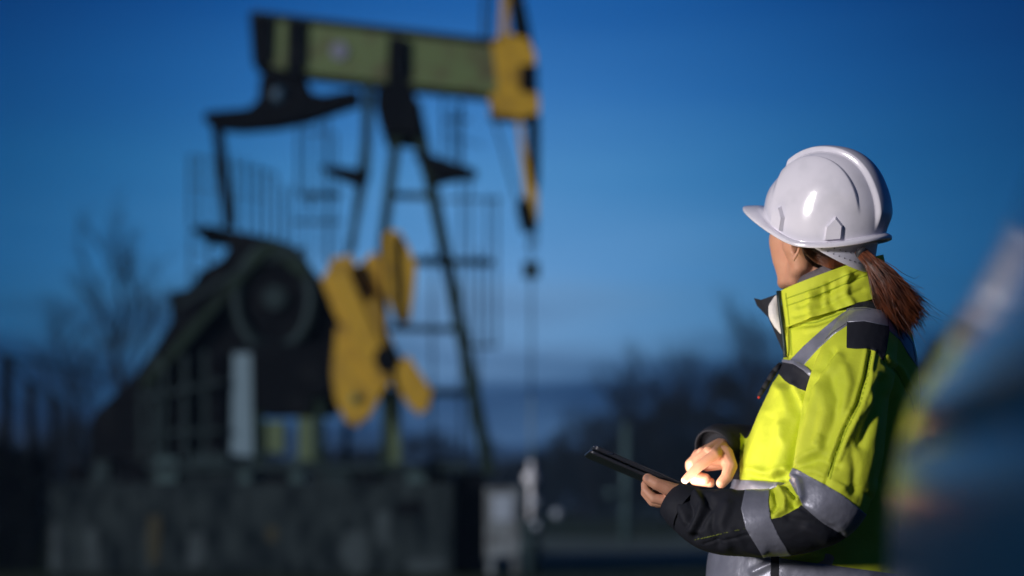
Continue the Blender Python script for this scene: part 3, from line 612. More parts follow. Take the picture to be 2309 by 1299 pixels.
# folds: each a ridge (+) or a groove (-) drawn on the near side of the cloth; (line, width px, height mm)
FOLDS = [
    ([(1877, 794), (1842, 846), (1822, 888), (1808, 945), (1795, 1000), (1787, 1045)], 9, -7), ([(1890, 806), (1856, 856), (1838, 895), (1824, 950), (1812, 1005), (1806, 1040)], 13, 5),
    ([(1962, 792), (1952, 850), (1935, 910), (1905, 970), (1882, 1035), (1862, 1090)], 5, -3.4), ([(1953, 792), (1942, 852), (1924, 912), (1894, 972), (1870, 1037)], 5, 2.6), ([(1971, 794), (1962, 850), (1946, 912), (1915, 975), (1893, 1035)], 5, 2.6),
    ([(1975, 850), (1960, 880), (1966, 910), (1935, 945), (1915, 985)], 12, 5), ([(1990, 860), (1982, 905), (1958, 950), (1942, 1000)], 14, -7),
    ([(1850, 880), (1862, 930), (1850, 980), (1830, 1020)], 14, 4), ([(1872, 850), (1888, 900), (1880, 950), (1858, 1000)], 12, -4), ([(1905, 830), (1915, 870), (1902, 920)], 12, 3.5),
    ([(1845, 1000), (1852, 990), (1848, 1015), (1800, 1045)], 8, 4), ([(1800, 1050), (1840, 1035), (1890, 1050)], 10, -3.5), ([(1795, 1060), (1840, 1062), (1900, 1100)], 9, 3),
    ([(1745, 870), (1768, 885), (1775, 930), (1762, 985)], 13, 4.5), ([(1770, 862), (1790, 900), (1800, 930)], 11, -5), ([(1790, 870), (1808, 905)], 8, 4), ([(1720, 930), (1712, 980), (1690, 1040)], 16, 3.5),
    ([(1738, 945), (1735, 1000), (1722, 1060)], 14, -4), ([(1765, 965), (1768, 1010), (1752, 1058)], 14, 4), ([(1700, 1075), (1740, 1082), (1772, 1070)], 9, -6), ([(1690, 1060), (1740, 1068), (1775, 1055)], 9, 4),
    ([(1775, 1062), (1802, 1085), (1806, 1120), (1796, 1135)], 8, 6), ([(1765, 1090), (1788, 1115), (1790, 1140)], 8, -9), ([(1755, 1095), (1770, 1125), (1768, 1150), (1750, 1160)], 6, 5), ([(1745, 1108), (1752, 1140), (1745, 1155)], 5, -5),
    ([(1770, 1100), (1785, 1125), (1800, 1130)], 5, 5), ([(1800, 1140), (1850, 1175), (1898, 1205)], 7, -3.5),
    ([(1535, 1145), (1548, 1175), (1575, 1200)], 8, 4.5), ([(1550, 1120), (1560, 1150), (1558, 1185)], 7, -5), ([(1570, 1115), (1585, 1135), (1575, 1165), (1560, 1195)], 8, 5), ([(1590, 1120), (1600, 1145), (1580, 1180), (1570, 1210)], 8, -5.5),
    ([(1605, 1118), (1650, 1110)], 7, 3), ([(1640, 1140), (1625, 1180), (1640, 1230)], 12, 3.5), ([(1610, 1140), (1605, 1190), (1620, 1225)], 9, -3.5), ([(1650, 1200), (1680, 1235), (1720, 1245)], 10, 3), ([(1590, 1225), (1640, 1215), (1690, 1205)], 3, -1.6),
    ([(1820, 1190), (1860, 1215)], 12, 3), ([(1780, 1170), (1830, 1180), (1880, 1195)], 10, -3), ([(1994, 815), (2025, 840), (2052, 890)], 5, -3), ([(2000, 805), (2032, 832), (2060, 884)], 6, 2.5),
    ([(1785, 735), (1840, 730), (1900, 708), (1945, 690)], 6, -2.5), ([(1820, 745), (1850, 740), (1890, 725)], 7, 2.5), ([(1800, 830), (1830, 845), (1850, 840)], 9, 3), ([(1920, 1000), (1930, 1060), (1925, 1110)], 10, -3),
    ([(2010, 900), (2000, 1000), (1990, 1080)], 16, -5), ([(2030, 900), (2024, 1000), (2010, 1100)], 14, 4), ([(1700, 1290), (1760, 1262), (1850, 1255)], 8, 3), ([(1720, 775), (1760, 790)], 5, 2)]
def sculpt(V, Fc, folds):
    nr = normals(V, Fc); x, y = px_of(V); face = np.clip((-nr[:, 1] + .15) / .4, 0, 1)
    dd = np.zeros(len(V))
    for pl, w, a in folds: dd += 1.7 * a * 1e-3 * np.exp(-(line_d(x, y, pl) / w) ** 2)
    dd += .0012 * np.sin(x / 17 + 1.3 * np.sin(y / 23)) * np.sin(y / 29 + .9 * np.sin(x / 31))
    return V + nr * (dd * face)[:, None]
V = sculpt(V, Fc, FOLDS); NR = normals(V, Fc); X, Y = px_of(V); DP = V[:, 1]
near = np.clip((2.93 - DP) * 2000, -60, 60)            # on the near sleeve (px-like units)
jacket = link('jacket', V, Fc, M['hivis'], person)
frontside = np.where(NR[:, 1] < .25, 50., -50.)
def ov(name, s, h, mat, label=None):
    o = overlay(name, V, Fc, NR, s, h, mat, jacket, single=(name != 'seam'))
    if label and o: o['label'] = label
    if o and name == 'reflective_stripe':      # rows of stitching just inside both edges of the tape
        for e_ in (3.4,):
            q = overlay('stitching', V, Fc, NR, np.minimum(s - e_ + .55, e_ + .75 - s), h + .0004, M['stitch'], o, .0006, True)
    return o
gate = np.clip((3.0 - DP) * 1500, -60, 60)
# sleeve regions
T_up = [(1756, 1046), (1800, 1060), (1895, 1113), (1936, 1146), (1990, 1190), (1965, 1245), (1899, 1206), (1858, 1182), (1810, 1140), (1800, 1118), (1785, 1092)]
T_fore = [(1682, 1096), (1737, 1078), (1733, 1132), (1738, 1171), (1757, 1210), (1790, 1262), (1733, 1275), (1708, 1235), (1682, 1192), (1671, 1147)]
s_up = np.minimum(poly_sdf(X, Y, T_up), np.clip((2.888 - DP) * 1500, -60, 60)); s_fore = np.minimum(poly_sdf(X, Y, T_fore), np.clip((2.90 - DP) * 1500, -60, 60))
ov('reflective_stripe', s_up, .0016, M['tape'], 'grey reflective stripe around the sleeve above the elbow')
ov('reflective_stripe', s_fore, .0016, M['tape'], 'grey reflective stripe around the black forearm')
BLK = [(1490, 1060), (1560, 1090), (1620, 1104), (1684, 1086), (1684, 1140), (1736, 1171), (1760, 1166), (1800, 1146), (1806, 1138), (1858, 1182), (1899, 1206), (1945, 1235), (1900, 1290), (1480, 1290)]
fgate = np.where(X < 1690, np.clip((2.96 - DP) * 1500, -60, 60), np.clip((2.885 - DP) * 1500, -60, 60))
ov('sleeve_panel', np.minimum(poly_sdf(X, Y, BLK), fgate), .0008, M['black_fabric'], 'black lower sleeve')
ov('sleeve_panel', np.minimum(poly_sdf(X, Y, [(1500, 900), (1790, 900), (1790, 1120), (1500, 1120)]), np.clip((DP - np.where(X > 1668, 3.13, 3.02)) * 1500, -60, 60)), .0008, M['black_fabric'], 'black lower sleeve on the far arm')
tg = np.minimum(np.clip((DP - 2.885) * 1500, -60, 60), 60)
Z = V[:, 2]
def band(y0l, y1l, y0r, y1r):   # a band round the torso, heights given at x=1640 and x=2060
    t = (X - 1640) / 420; return np.minimum(Y - (y0l + (y0r - y0l) * t), (y1l + (y1r - y1l) * t) - Y)
ov('reflective_stripe', np.minimum.reduce([band(1080, 1135, 1110, 1165), tg, 1930 - X]), .0014, M['tape'], 'grey reflective stripe around the waist')
ov('reflective_stripe', np.minimum.reduce([band(1243, 1322, 1300, 1382), tg, 1739 - X, frontside]), .0014, M['tape'], 'grey reflective stripe at the front of the hem')
ov('reflective_stripe', np.minimum.reduce([band(1243, 1322, 1300, 1382), tg, X - 1757, frontside]), .0014, M['tape'], 'grey reflective stripe at the side of the hem')
ov('side_placket', np.minimum(poly_sdf(X, Y, [(1739, 1240), (1757, 1240), (1757, 1420), (1739, 1420)]), frontside), .0016, M['black_fabric'])
fs = lambda poly: np.minimum(poly_sdf(X, Y, poly), frontside)
ov('reflective_stripe', fs([(1783, 812), (1812, 782), (1856, 742), (1898, 708), (1912, 700), (1912, 733), (1880, 754), (1840, 792), (1812, 824)]), .0014, M['tape'], 'grey reflective stripe running down from the shoulder to the chest')
ov('reflective_stripe', fs([(1996, 700), (2030, 728), (2060, 775), (2070, 830), (2048, 800), (2030, 768), (1996, 738)]), .0014, M['tape'], 'grey reflective stripe over the back of the shoulder')
PATCH = [(1911, 684), (1950, 672), (1990, 678), (2000, 705), (2004, 750), (1998, 790), (1991, 814), (1974, 792), (1955, 786), (1930, 787), (1909, 785)]
ov('shoulder_patch', fs(PATCH), .0018, M['black_fabric'])
ov('reflective_stripe', fs([(1911, 697), (1950, 695), (1998, 705), (2001, 737), (1950, 726), (1911, 728)]), .0030, M['tape'], 'short grey reflective stripe across the black shoulder patch')
ov('pocket_flap', fs([(1768, 813), (1792, 818), (1820, 834), (1838, 852), (1823, 884), (1800, 876), (1772, 860), (1752, 838)]), .0024, M['black_fabric'])
ov('piping', fs([(1768, 811), (1792, 814), (1820, 830), (1840, 850), (1836, 856), (1816, 838), (1790, 822), (1766, 817)]), .0042, M['tape'])
# seams and topstitching
for pl in ([(1960, 800), (1950, 852), (1932, 912), (1902, 972), (1876, 1037), (1866, 1075)], [(1965, 800), (1956, 852), (1939, 912), (1908, 972), (1883, 1035), (1872, 1080)], [(1992, 812), (2022, 838), (2052, 890), (2062, 930)],
           [(1786, 733), (1840, 727), (1900, 705)], [(1824, 838), (1810, 826), (1790, 812)], [(1780, 660), (1778, 700), (1783, 760), (1785, 800)], [(1600, 1252), (1680, 1262), (1738, 1270)]):
    ov('seam', np.minimum(1.9 - line_d(X, Y, pl), frontside), .0006, M['seam'])
ov('seam', np.minimum(1.1 - line_d(X, Y, [(1568, 1217), (1620, 1205), (1680, 1192)]), frontside), .0020, M['thread'], 'yellow stitching on the black forearm')
# collar: standing, open at the front, thick cloth
def collar_ring(L, R, Dc, b, off, n=64, a0=0.0): return None
cb = B(); rings = []
CR = [(1766, 742, 2012, 668, .108), (1764, 722, 2006, 645, .097), (1761, 700, 2000, 622, .089), (1758, 678, 1995, 600, .085), (1756, 658, 1990, 577, .083)]
def cring(x0, y0, x1, y1, b, off):
    L3, R3 = P(x0, y0, 3.07), P(x1, y1, 3.07); c = (L3 + R3) / 2; u = (R3 - L3) / 2; L_ = u.length; u = u * ((L_ - off) / L_); r = []
    for k in range(161):
        a = math.radians(180 + 8 + k * (360 - 44) / 160)      # opens at the front (left), the gap on the far side
        r.append(c + u * math.cos(a) + Vector((0, (b - off) * math.sin(a), 0)))
    return r
rows = catmull(CR, 12); n = 161; vv = []; 
for r in rows: vv.append(cring(*r, 0))
for r in rows[::-1]: vv.append(cring(*r, .007))
f = []
for i in range(len(vv)):
    j = (i + 1) % len(vv)
    for k in range(n - 1): f.append((i * n + k, i * n + k + 1, j * n + k + 1, j * n + k))
vs = np.array([p for r in vv for p in r]); 
cx_, cy_ = px_of(vs); cf = [([(1800, 690), (1830, 680), (1880, 655), (1940, 625)], 6, -2.5), ([(1790, 712), (1840, 700), (1900, 672), (1945, 655)], 6, -2), ([(1830, 665), (1825, 700), (1835, 720)], 9, 4), ([(1870, 645), (1872, 680), (1885, 700)], 9, -4), ([(1910, 620), (1905, 660), (1920, 685)], 9, 4), ([(1850, 655), (1850, 690)], 8, -3)]
dd = np.zeros(len(vs))
for pl, w, a in cf: dd += 2.3 * a * 1e-3 * np.exp(-(line_d(cx_, cy_, pl) / w) ** 2)
cc = np.array(P(1880, 660, 3.07)); dirn = vs - cc; dirn[:, 2] = 0; dirn /= np.linalg.norm(dirn, axis=1, keepdims=True); vs = vs + dirn * (dd * (dirn[:, 1] < .2))[:, None]
f.append(tuple(i * n for i in range(len(vv)))); f.append(tuple(i * n + n - 1 for i in range(len(vv)))[::-1])
collar = link('collar', vs, f, M['hivis'], jacket)
tri = np.array([t for q in f if len(q) == 4 for t in ((q[0], q[1], q[2]), (q[0], q[2], q[3]))]); cn = normals(vs, tri); cx_, cy_ = px_of(vs)
if (cn * dirn).sum() < 0: cn = -cn
outer = np.where((dirn * cn).sum(1) > 0, 50., -50.)
for pl in ([(1772, 674), (1840, 650), (1950, 603)], [(1774, 690), (1842, 666), (1955, 620)], [(1772, 662), (1777, 700), (1780, 732)]):
    o = overlay('seam', vs, tri, cn, np.minimum.reduce([1.3 - line_d(cx_, cy_, pl), outer, np.where(vs[:, 1] < 3.09, 50., -50.)]), .0008, M['seam'], collar, .001, False)
# zip tape down the near front edge, and the turned-out far flap with fleece lining
zb = B(); zp = [P(x, y, D) for x, y, D in [(1755, 656, 3.055), (1757, 680, 3.055), (1760, 710, 3.052), (1765, 745, 3.05), (1769, 780, 3.05), (1771, 806, 3.05)]]
zb.tube(zp, [.0045] * 6, 8); zb.build('zip', M['zip'], jacket, True)
fb = B()
def slab(poly, th):
    n = len(poly); v = [P(*p) for p in poly]; nn = Vector((0.25, 1, 0)).normalized() * th; v += [p + nn for p in v]
    return v, [tuple(range(n)), tuple(range(n, 2 * n))[::-1]] + [(i, i + n, (i + 1) % n + n, (i + 1) % n) for i in range(n)]
fb.add(*slab([(1700, 672, 3.13), (1716, 676, 3.12), (1750, 664, 3.10), (1764, 690, 3.09), (1770, 745, 3.09), (1771, 800, 3.08), (1764, 790, 3.09), (1750, 752, 3.12), (1732, 715, 3.13), (1706, 688, 3.14)], .012))
fb.build('collar_flap', M['black_fabric'], jacket)['label'] = 'black inner side of the open collar'
fl = B(); pr = [(1752, 672, 3.085, 8), (1746, 692, 3.085, 14), (1748, 712, 3.08, 15), (1756, 732, 3.075, 12), (1766, 752, 3.07, 6)]
fl.chain([(P(x, y, D), r * D / F) for x, y, D, r in pr]); fv, ff = remesh(fl, .004, 4); link('fleece_lining', fv, ff, M['fleece'], jacket)
# knit scarf inside the collar
kr = B(); kk = []
for (x0, y0, x1, y1, b) in [(1775, 690, 1985, 625, .074), (1790, 655, 1975, 588, .066), (1802, 626, 1957, 564, .060), (1818, 626, 1948, 570, .052)]:
    kk.append(ell((x0, y0), (x1, y1), 3.07, b, 48))
kr.loft(kk); kr.build('scarf', M['knit'], person, True)
# dark cord and badge hanging on the far chest
bb = B(); bb.chain([(P(x, y, 3.10), r * 3.1 / F) for x, y, r in [(1758, 822, 5), (1746, 838, 7), (1733, 858, 6), (1722, 876, 6), (1712, 892, 5)]])
bb.build('badge_cord', M['black_fabric'], jacket, True); B().sphere(P(1711, 896, 3.095), .0030).build('cord_bead', M['red'], jacket, True)
# cuffs
def cuff(c0, c1, r0, r1, th=.004):
    c0, c1 = Vector(c0), Vector(c1); b = B(); d = (c1 - c0)
    prof = [(0, r0), (.5, (r0 + r1) / 2 + .002), (1, r1), (1.01, r1 - th), (.5, (r0 + r1) / 2 - th), (.05, r0 - th)]
    ax = d.normalized(); up = ax.orthogonal().normalized(); w = ax.cross(up); rr = []
    for t, r in prof: rr.append([c0 + d * t + (up * math.cos(2 * math.pi * k / 36) + w * math.sin(2 * math.pi * k / 36)) * (r * (1 + .03 * math.sin(3 * 2 * math.pi * k / 36))) for k in range(36)])
    b.loft(rr, False); b.build('cuff', M['black_fabric'], jacket, True)
cuff(P(1552, 1152, 2.866), P(1513, 1128, 2.885), .050, .037)
cuff(P(1628, 1000, 3.16), P(1606, 1012, 3.115), .046, .043)

# --- body: one continuous skin from head to hands and feet
BD = B(); p_ = lambda x, y, D, r: (P(x, y, D), r)
BD.sphere(P(1850, 488, 3.045), (.092, .086, .098), 24, 16)
BD.chain([p_(1778, 540, 3.10, .043), p_(1782, 580, 3.105, .040), p_(1782, 622, 3.12, .029)], 18)
BD.chain([p_(1800, 548, 3.03, .036), p_(1806, 590, 3.05, .026), p_(1790, 630, 3.10, .020)], 18)
BD.chain([p_(1840, 560, 3.16, .040), p_(1815, 610, 3.17, .030), p_(1785, 632, 3.14, .022)], 18)
BD.chain([p_(1776, 630, 3.125, .022), p_(1768, 637, 3.13, .016)], 14)
BD.chain([p_(1765, 540, 3.165, .011), p_(1762, 572, 3.178, .010), p_(1760, 588, 3.186, .010)], 10)
BD.chain([p_(1773, 608, 3.168, .010), p_(1783, 608, 3.18, .009)], 10)
BD.chain([p_(1855, 540, 3.07, .060), p_(1850, 600, 3.085, .052), p_(1878, 690, 3.09, .052), p_(1895, 760, 3.09, .055)], 20)
BD.chain([p_(1782, 534, 2.978, .0050), p_(1793, 530, 2.970, .0055), p_(1802, 542, 2.966, .0055), p_(1803, 558, 2.968, .0052), p_(1797, 573, 2.974, .0050), p_(1789, 585, 2.982, .0055)], 8)
BD.chain([p_(1784, 548, 2.984, .0050), p_(1784, 562, 2.986, .0045), p_(1787, 578, 2.988, .0045)], 8)
BD.chain([p_(1795, 548, 2.990, .008), p_(1793, 568, 2.992, .007)], 8)
BD.chain([p_(1905, 850, 3.08, .10), p_(1880, 950, 3.08, .12), p_(1850, 1120, 3.08, .115), p_(1840, 1250, 3.08, .14)], 20)
BD.chain([p_(1940, 770, 2.96, .055), p_(1905, 930, 2.83, .048), p_(1865, 1125, 2.80, .043), p_(1700, 1175, 2.815, .036), p_(1545, 1138, 2.875, .023)], 14)
BD.chain([p_(1930, 790, 3.22, .055), p_(1880, 960, 3.31, .048), p_(1835, 1050, 3.32, .043), p_(1740, 1030, 3.25, .036), p_(1640, 1006, 3.15, .024)], 14)
for dy in (-.1, .1):
    hip = P(1840, 1270, 3.08 + dy); BD.chain([(hip, .085), (Vector((ROOT.x - .02, ROOT.y + dy, .48)), .055), (Vector((ROOT.x + .01, ROOT.y + dy, .09)), .038), (Vector((ROOT.x - .14, ROOT.y + dy, .04)), .03)], 14)
v1, f1 = remesh(BD, .0042, 6)
def hand(chains, palm, voxel=.0014):
    h = B()
    for c in chains: h.chain([(P(x, y, D), r / 1000) for x, y, D, r in c], 12)
    for a, b in palm: h.chain([(P(*a[:3]), a[3] / 1000), (P(*b[:3]), b[3] / 1000)], 12)
    return remesh(h, voxel, 4, .5)
# far hand: index finger touching the screen, the rest curled
wr = (1632, 1008, 3.135, 24)
rh = hand([
    [(1612, 1026, 3.032, 12.5), (1577, 1051, 3.022, 11.2), (1558, 1069, 3.018, 9.8), (1545, 1082, 3.015, 8.4)],
    [(1598, 1020, 3.055, 12.5), (1563, 1045, 3.055, 12.2), (1568, 1074, 3.048, 11.6), (1590, 1080, 3.038, 12.2)],
    [(1584, 1020, 3.078, 12), (1557, 1046, 3.078, 11.6), (1566, 1082, 3.072, 11), (1602, 1088, 3.062, 10.4)],
    [(1573, 1024, 3.100, 11), (1555, 1052, 3.100, 10.2), (1567, 1085, 3.094, 9.6), (1604, 1090, 3.084, 9)],
    [(1634, 1024, 3.060, 19), (1647, 1052, 3.030, 15.5), (1639, 1075, 3.018, 13), (1627, 1089, 3.014, 11.6)]],
    [(wr, (1612, 1026, 3.035, 14)), (wr, (1598, 1020, 3.055, 14)), (wr, (1584, 1022, 3.075, 13.5)), (wr, (1573, 1028, 3.095, 12.5)), ((1640, 1038, 3.050, 14), (1612, 1034, 3.045, 13)), ((1624, 1034, 3.06, 18), (1592, 1034, 3.07, 16)), ((1630, 1046, 3.066, 13), (1596, 1050, 3.075, 13))])
# near hand: thumb along the tablet's edge, fingers beneath it
wl = (1545, 1128, 2.885, 22)
lh = hand([
    [(1530, 1112, 2.878, 18), (1504, 1101, 2.872, 15), (1480, 1091, 2.869, 12.6), (1461, 1080, 2.873, 11.4)],
    [(1512, 1130, 2.885, 12), (1474, 1124, 2.888, 10.4), (1456, 1106, 2.893, 9.2), (1454, 1092, 2.90, 8)],
    [(1516, 1134, 2.905, 12), (1472, 1131, 2.912, 10.4), (1455, 1112, 2.917, 9.4), (1456, 1096, 2.925, 8)],
    [(1522, 1136, 2.925, 11), (1482, 1134, 2.935, 10), (1464, 1117, 2.942, 9), (1462, 1099, 2.95, 8)],
    [(1530, 1136, 2.94, 10), (1498, 1134, 2.955, 9), (1482, 1120, 2.962, 8), (1478, 1106, 2.97, 7)]],
    [(wl, (1512, 1128, 2.885, 13)), (wl, (1516, 1130, 2.905, 13)), (wl, (1522, 1132, 2.925, 13)), (wl, (1530, 1132, 2.94, 12)), ((1530, 1116, 2.88, 15), (1506, 1122, 2.888, 12))])
vs = [v1]; fs_ = [f1]; o_ = len(v1)
for (a, b) in (rh, lh): vs.append(a); fs_.append(b + o_); o_ += len(a)
body = link('body', np.concatenate(vs), np.concatenate(fs_), M['skin'], person)
# nails
def nail(c, along, nrm, w, l):
    c, along, nrm = Vector(c), Vector(along).normalized(), Vector(nrm).normalized(); side = along.cross(nrm).normalized(); v = []; f = []
    for i in range(5):
        for j in range(5):
            a, b = (i / 4 - .5), (j / 4 - .5); k = 1 - .35 * (2 * a) ** 4
            v.append(c + along * (a * l) + side * (b * w * k) - nrm * ((2 * b) ** 2 * w * .16))
    f = [(i * 5 + j, i * 5 + j + 1, (i + 1) * 5 + j + 1, (i + 1) * 5 + j) for i in range(4) for j in range(4)]
    link('nail', v, f, M['nail'], person)
nail(P(1460, 1077, 2.8615) , P(1456, 1074, 2.87) - P(1475, 1086, 2.87), (-.1, -1, .3), .011, .012)
nail(P(1548, 1079, 3.008), P(1545, 1086, 3.015) - P(1556, 1074, 3.018), (-.3, -.4, .8), .009, .011)
# face on the far side
for (x, y, D) in ((1758, 556, 3.135), (1790, 556, 3.195)):
    B().sphere(P(x + 6, y, D), .012).build('eye', M['eye'], person, True)
# trousers and boots (below the frame)
tr = B(); tr.chain([(P(1840, 1330, 3.08), .165), (P(1840, 1450, 3.08), .15)], 20)
for dy in (-.1, .1): tr.chain([(P(1840, 1420, 3.08 + dy), .11), (Vector((ROOT.x - .02, ROOT.y + dy, .48)), .08), (Vector((ROOT.x + .01, ROOT.y + dy, .12)), .075)], 16)
tv, tf = remesh(tr, .008, 4); link('trousers', tv, tf, M['trouser'], person)
for dy in (-.1, .1):
    b = B(); q = ROOT + Vector((0, dy, 0)); b.chain([(q + Vector((.03, 0, .16)), .055), (q + Vector((.03, 0, .055)), .055)]); b.chain([(q + Vector((.04, 0, .05)), .05), (q + Vector((-.1, 0, .045)), .045), (q + Vector((-.17, 0, .042)), .040)])
    bv, bf = remesh(b, .006, 3); link('boot', bv, bf, M['boot'], person)

# --- hard hat
HO = Vector((.6616, 3.03, CZ + .570)); psi, tau, rho = math.radians(33), math.radians(13), math.radians(10)
hf = Vector((-math.cos(psi), math.sin(psi), 0)); hl = Vector((-math.sin(psi), -math.cos(psi), 0)); hu = Vector((0, 0, 1))
f2 = hf * math.cos(tau) + hu * math.sin(tau); u2 = hu * math.cos(tau) - hf * math.sin(tau)
l3 = hl * math.cos(rho) - u2 * math.sin(rho); u3 = u2 * math.cos(rho) + hl * math.sin(rho)
def HL(f, l, u): return HO + f2 * f + l3 * l + u3 * u
def sstep(a, b, x): t = min(1, max(0, (x - a) / (b - a))); return t * t * (3 - 2 * t)
def rim_r(ph):
    c = math.cos(ph); pk = .040 * max(0, math.cos(ph * 1.25)) ** 2 if abs(ph) < math.pi / 2.5 else 0
    return .147 * c + pk, .119 * math.sin(ph), .040 * max(0, c) ** 1.5 - .016 * math.sin(ph) ** 2 + .016 * max(0, -c) ** 2
def dome(ph, t):   # t 0 at crown .. 1 at base
    A, Bb, H = .134, .109, .173
    th = t * math.pi / 2; s = math.sin(th) ** .86; c = math.cos(th) ** .92 if th < math.pi / 2 - 1e-6 else 0
    f, l, u = A * s * math.cos(ph), Bb * s * math.sin(ph), H * c
    rx, ry, rz = rim_r(ph); u += rz * sstep(.55, 1.0, t)
    # three raised ribs running front to back
    fade = (1 - sstep(.085, .10, f)) * sstep(.018, .06, u)
    al = abs(l) ; q_ = sstep(-.10, .10, -f); w = .022 + .012 * q_; e = .046 + .022 * q_
    rib = .0095 * (1 - sstep(w - .004, w + .004, al))
    rib += .0065 * sstep(.045, .10, u) * sstep(e - .004, e + .002, al) * (1 - sstep(e + .002, e + .050, al)) 
    nrm = Vector((f / A ** 2, l / Bb ** 2, max(u, .01) / H ** 2)).normalized()
    d = nrm * (rib * (.35 * 0 + fade))
    return f + d.x, l + d.y, u + d.z
NT, NP = 150, 480; rows = []
for i in range(NT + 1):
    t = .002 + .998 * i / NT; rows.append([HL(*dome(2 * math.pi * k / NP - math.pi, t)) for k in range(NP)])
rims = []
for q, (sc, dz) in enumerate([(.35, .002), (.7, .0), (.93, -.002), (1.0, -.0035), (1.0, -.0075), (.97, -.009), (.93, -.0065), (.3, -.004), (-.06, -.002)]):
    r = []
    for k in range(NP):
        ph = 2 * math.pi * k / NP - math.pi; a = dome(ph, 1.0); b = rim_r(ph)
        kk_ = sc; r.append(HL(a[0] + (b[0] - a[0]) * kk_, a[1] + (b[1] - a[1]) * kk_, a[2] + dz + (0 if sc > 0 else -.0)))
    rims.append(r)
inner = []
for i in range(0, 19):
    t = 1 - i / 18 * .995
    r = []
    for k in range(NP):
        a = dome(2 * math.pi * k / NP - math.pi, t); r.append(HL(a[0] * .965, a[1] * .965, a[2] * .965 - .001))
    inner.append(r)
hb = B(); allr = rows + rims + inner; hb.loft(allr, True)
hat = hb.build('hard_hat', M['helmet'], person, True)
# house-shaped accessory slots at the sides
def slot(ph, w=.019):
    b = B(); a0 = dome(ph, .985); ctr = Vector(a0)
    def S(du, ang, o):
        a = Vector(dome(ph + ang, 1.0)); t = .965 - du / .25
        a = Vector(dome(ph + ang, t)); nn = Vector((a.x / .134 ** 2, a.y / .109 ** 2, 0)).normalized(); return HL(*(a + nn * o))
    k = w / .125
    out = [S(-.004, -k, -.002), S(.018, -k * .95, -.002), S(.036, 0, -.002), S(.018, k * .95, -.002), S(-.004, k, -.002)]
    inn = [S(-.004, -k * .72, .0085), S(.016, -k * .68, .0085), S(.029, 0, .0075), S(.016, k * .68, .0085), S(-.004, k * .72, .0085)]
    f = [(i, i + 1, i + 6, i + 5) for i in range(4)] + [(5, 6, 7, 8, 9)] + [(0, 5, 9, 4)]
    b.add(out + inn, f); b.build('accessory_slot', M['helmet'], hat)
slot(math.radians(62)); slot(math.radians(118)); slot(math.radians(-62)); slot(math.radians(-118))
# suspension band below the rim at the nape
bandb = B(); rr = []
for z0, o in ((.012, 0), (0.35, .0), (.7, 0), (1, 0), (1, -.003), (0, -.003)):
    r = []
    for k in range(61):
        ph = math.radians(95 + 170 * k / 60); dep = .012 + .050 * math.sin(math.radians(180 * k / 60)) ** 1.0
        r.append(HL((.124 + o) * math.cos(ph) + .005, (.100 + o) * math.sin(ph), -.004 - dep * z0))
    rr.append(r)
v = [p for r in rr for p in r]; f = [(i * 61 + k, i * 61 + k + 1, (i + 1) * 61 + k + 1, (i + 1) * 61 + k) for i in range(len(rr) - 1) for k in range(60)]
sb = link('suspension_band', v, f, M['band'], hat)
hb2 = B()
for k in range(9):
    for q in range(2):
        ph = math.radians(112 + 6 * k); dep = .012 + .050 * math.sin(math.radians(180 * (17 + 6 * k) / 170))
        hb2.sphere(HL(.1245 * math.cos(ph) + .005, .1005 * math.sin(ph), -.004 - dep * (.45 + .3 * q)), .0012, 6, 4)
hb2.build('vent_holes', M['hole'], sb)

# --- hair: close hair behind the ear, and the ponytail
nb = normals(v1, f1); hx, hy = px_of(v1)
HP = [(1801, 520), (1806, 548), (1809, 566), (1816, 584), (1832, 600), (1860, 608), (1900, 612), (1960, 600), (1960, 500), (1801, 500)]
hs = np.minimum(poly_sdf(hx, hy, HP), np.where((nb[:, 1] < .9) & (v1[:, 2] > 1.45), 50., -50.))
hair = overlay('hair', v1, f1, nb, hs, .0035, M['hair2'], person)
st = B()
for i in range(150):    # fine strands swept from the temple to the tie
    t = random.random(); x0 = 1803 + 14 * t + random.gauss(0, 1.5); y0 = 540 + 34 * t
    c = [(x0, y0, 2.985 + .004 * t), (1830 + 14 * t, 566 + 26 * t + random.gauss(0, 1.5), 2.998), (1880, 582 + 20 * t + random.gauss(0, 2), 2.990), (1938, 570 + 10 * t, 2.99)]
    st.tube([P(*q) for q in catmull(c, 4)], .0006, 3, False)
st.build('loose_strands', M['hair'], hair if hair else person)
pt = B()
spine = [Vector(P(*q)) for q in [(1938, 566, 2.935), (1958, 584, 2.915), (1982, 615, 2.905), (2008, 655, 2.905), (2036, 700, 2.915), (2058, 734, 2.93)]]
rad = [.009, .012, .020, .029, .034, .036]
def strand(u, w, L, wild):
    pts_ = []; m = 9
    for i in range(m + 1):
        t = L * i / m * 5; k = min(int(t), 4); fr = t - k; c = spine[k].lerp(spine[k + 1], fr); r = rad[k] + (rad[k + 1] - rad[k]) * fr
        d = (spine[k + 1] - spine[k]).normalized(); s1 = d.cross(Vector((0, 1, 0))).normalized(); s2 = d.cross(s1)
        tt = i / m; wv = .004 * math.sin(tt * 5 + 3 * u + 7 * w) * tt + .0022 * math.sin(tt * 11 + 9 * u)
        pts_.append(c + s1 * (u * r + wv + wild[0] * tt ** 3) + s2 * (w * r * .7 + wild[1] * tt ** 3) + d * (wild[2] * tt ** 3))
    return pts_
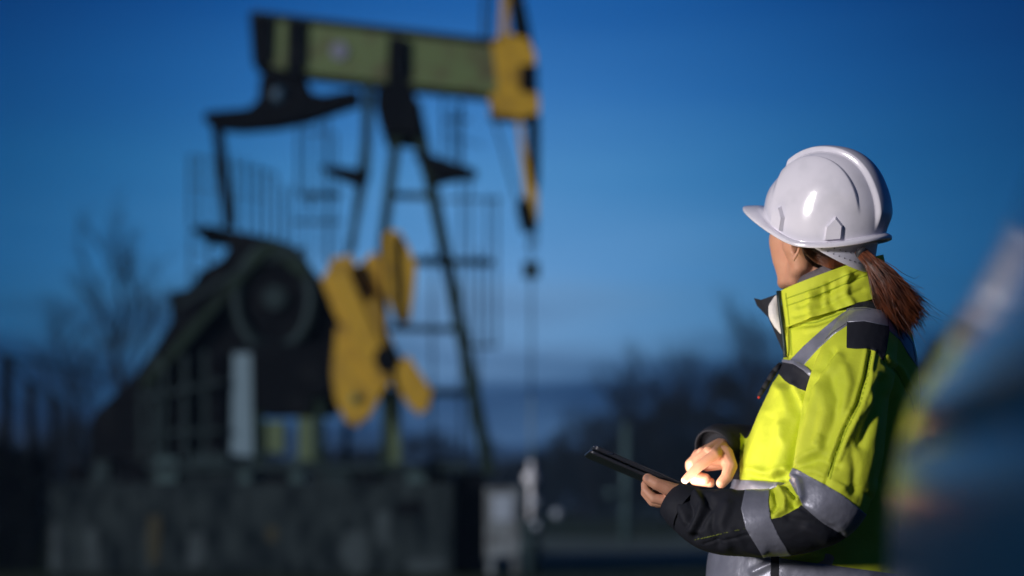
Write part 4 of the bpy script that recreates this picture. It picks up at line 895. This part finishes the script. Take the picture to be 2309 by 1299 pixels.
for i in range(2500):
    a = random.random() * 6.283; q = math.sqrt(random.random()) * (1 + .05 * random.random())
    if i % 6: a = round(a / .42 + .5 * int(q * 4)) * .42 + random.gauss(0, .045); q = (round(q * 4 + .01) / 4) * (1 + random.gauss(0, .035))
    big = random.random() < .04
    s_ = .030 if big else .009
    pt.tube(strand(q * math.cos(a), q * math.sin(a), min(1, .74 + .26 * random.random() ** .8), (random.gauss(0, s_), random.gauss(0, s_), random.gauss(0, s_))), [.0008] * 3 + [.0007] * 4 + [.0005, .0004, .0002], 3, False)
pt.build('ponytail', M['hair'], hair if hair else person, True)
tie = B(); tie.tube([spine[0].lerp(spine[1], .10), spine[0].lerp(spine[1], .45)], [.0125, .0135], 16); tie.build('hair_tie', M['hole'], hair if hair else person, True)

# --- tablet in a folio case, screen lit
A0 = P(1341, 1006, 2.90); A1 = P(1612, 1124, 2.90); ex = (A1 - A0).normalized(); ey = Vector((0, 1, -.02)).normalized(); ey = (ey - ex * ey.dot(ex)).normalized(); ez = ex.cross(ey)
if ez.z < 0: ez = -ez
tab = thing('tablet', 'black tablet in folding case with its screen lit, held in both hands of the woman', 'tablet', A0)
Lx, Ly = (A1 - A0).length, .175
def rr_slab(x0, x1, y0, y1, z0, z1, r):
    pts_ = []
    for (cx, cy, a) in ((x1 - r, y1 - r, 0), (x0 + r, y1 - r, 90), (x0 + r, y0 + r, 180), (x1 - r, y0 + r, 270)):
        for k in range(6): t = math.radians(a + 18 * k); pts_.append((cx + r * math.cos(t), cy + r * math.sin(t)))
    e = min(.0015, (z1 - z0) / 3); rings = []
    for z, i in ((z0, e), (z0 + e, 0), (z1 - e, 0), (z1, e)):
        rings.append([A0 + ex * (x - math.copysign(i, x - (x0 + x1) / 2)) + ey * (y - math.copysign(i, y - (y0 + y1) / 2)) + ez * z for x, y in pts_])
    b = B(); b.loft(rings); return b
rr_slab(0, Lx, 0, Ly, -.006, .003, .010).build('body', M['metal_dark'], tab)
rr_slab(-.0008, Lx + .0008, -.0008, Ly + .0008, .0008, .0022, .0105).build('edge_trim', M['metal_edge'], tab)
rr_slab(-.006, Lx + .002, -.003, Ly + .004, -.0165, -.0100, .012).build('case_cover', M['metal_dark'], tab)
rr_slab(.010, Lx - .010, .010, Ly - .010, .0028, .0034, .004).build('screen', M['screen'], tab)
sp = B(); sp.tube([A0 + ex * .002 + ey * .03 + ez * .001, A0 + ex * .002 + ey * .12 + ez * .001], .004, 10); sp.build('hinge', M['metal_edge'], tab, True)
cb_ = B(); cb_.box(A0 + ex * .035 - ey * .0010 - ez * .002, (.012, .002, .003)); cb_.build('side_button', M['metal_edge'], tab)
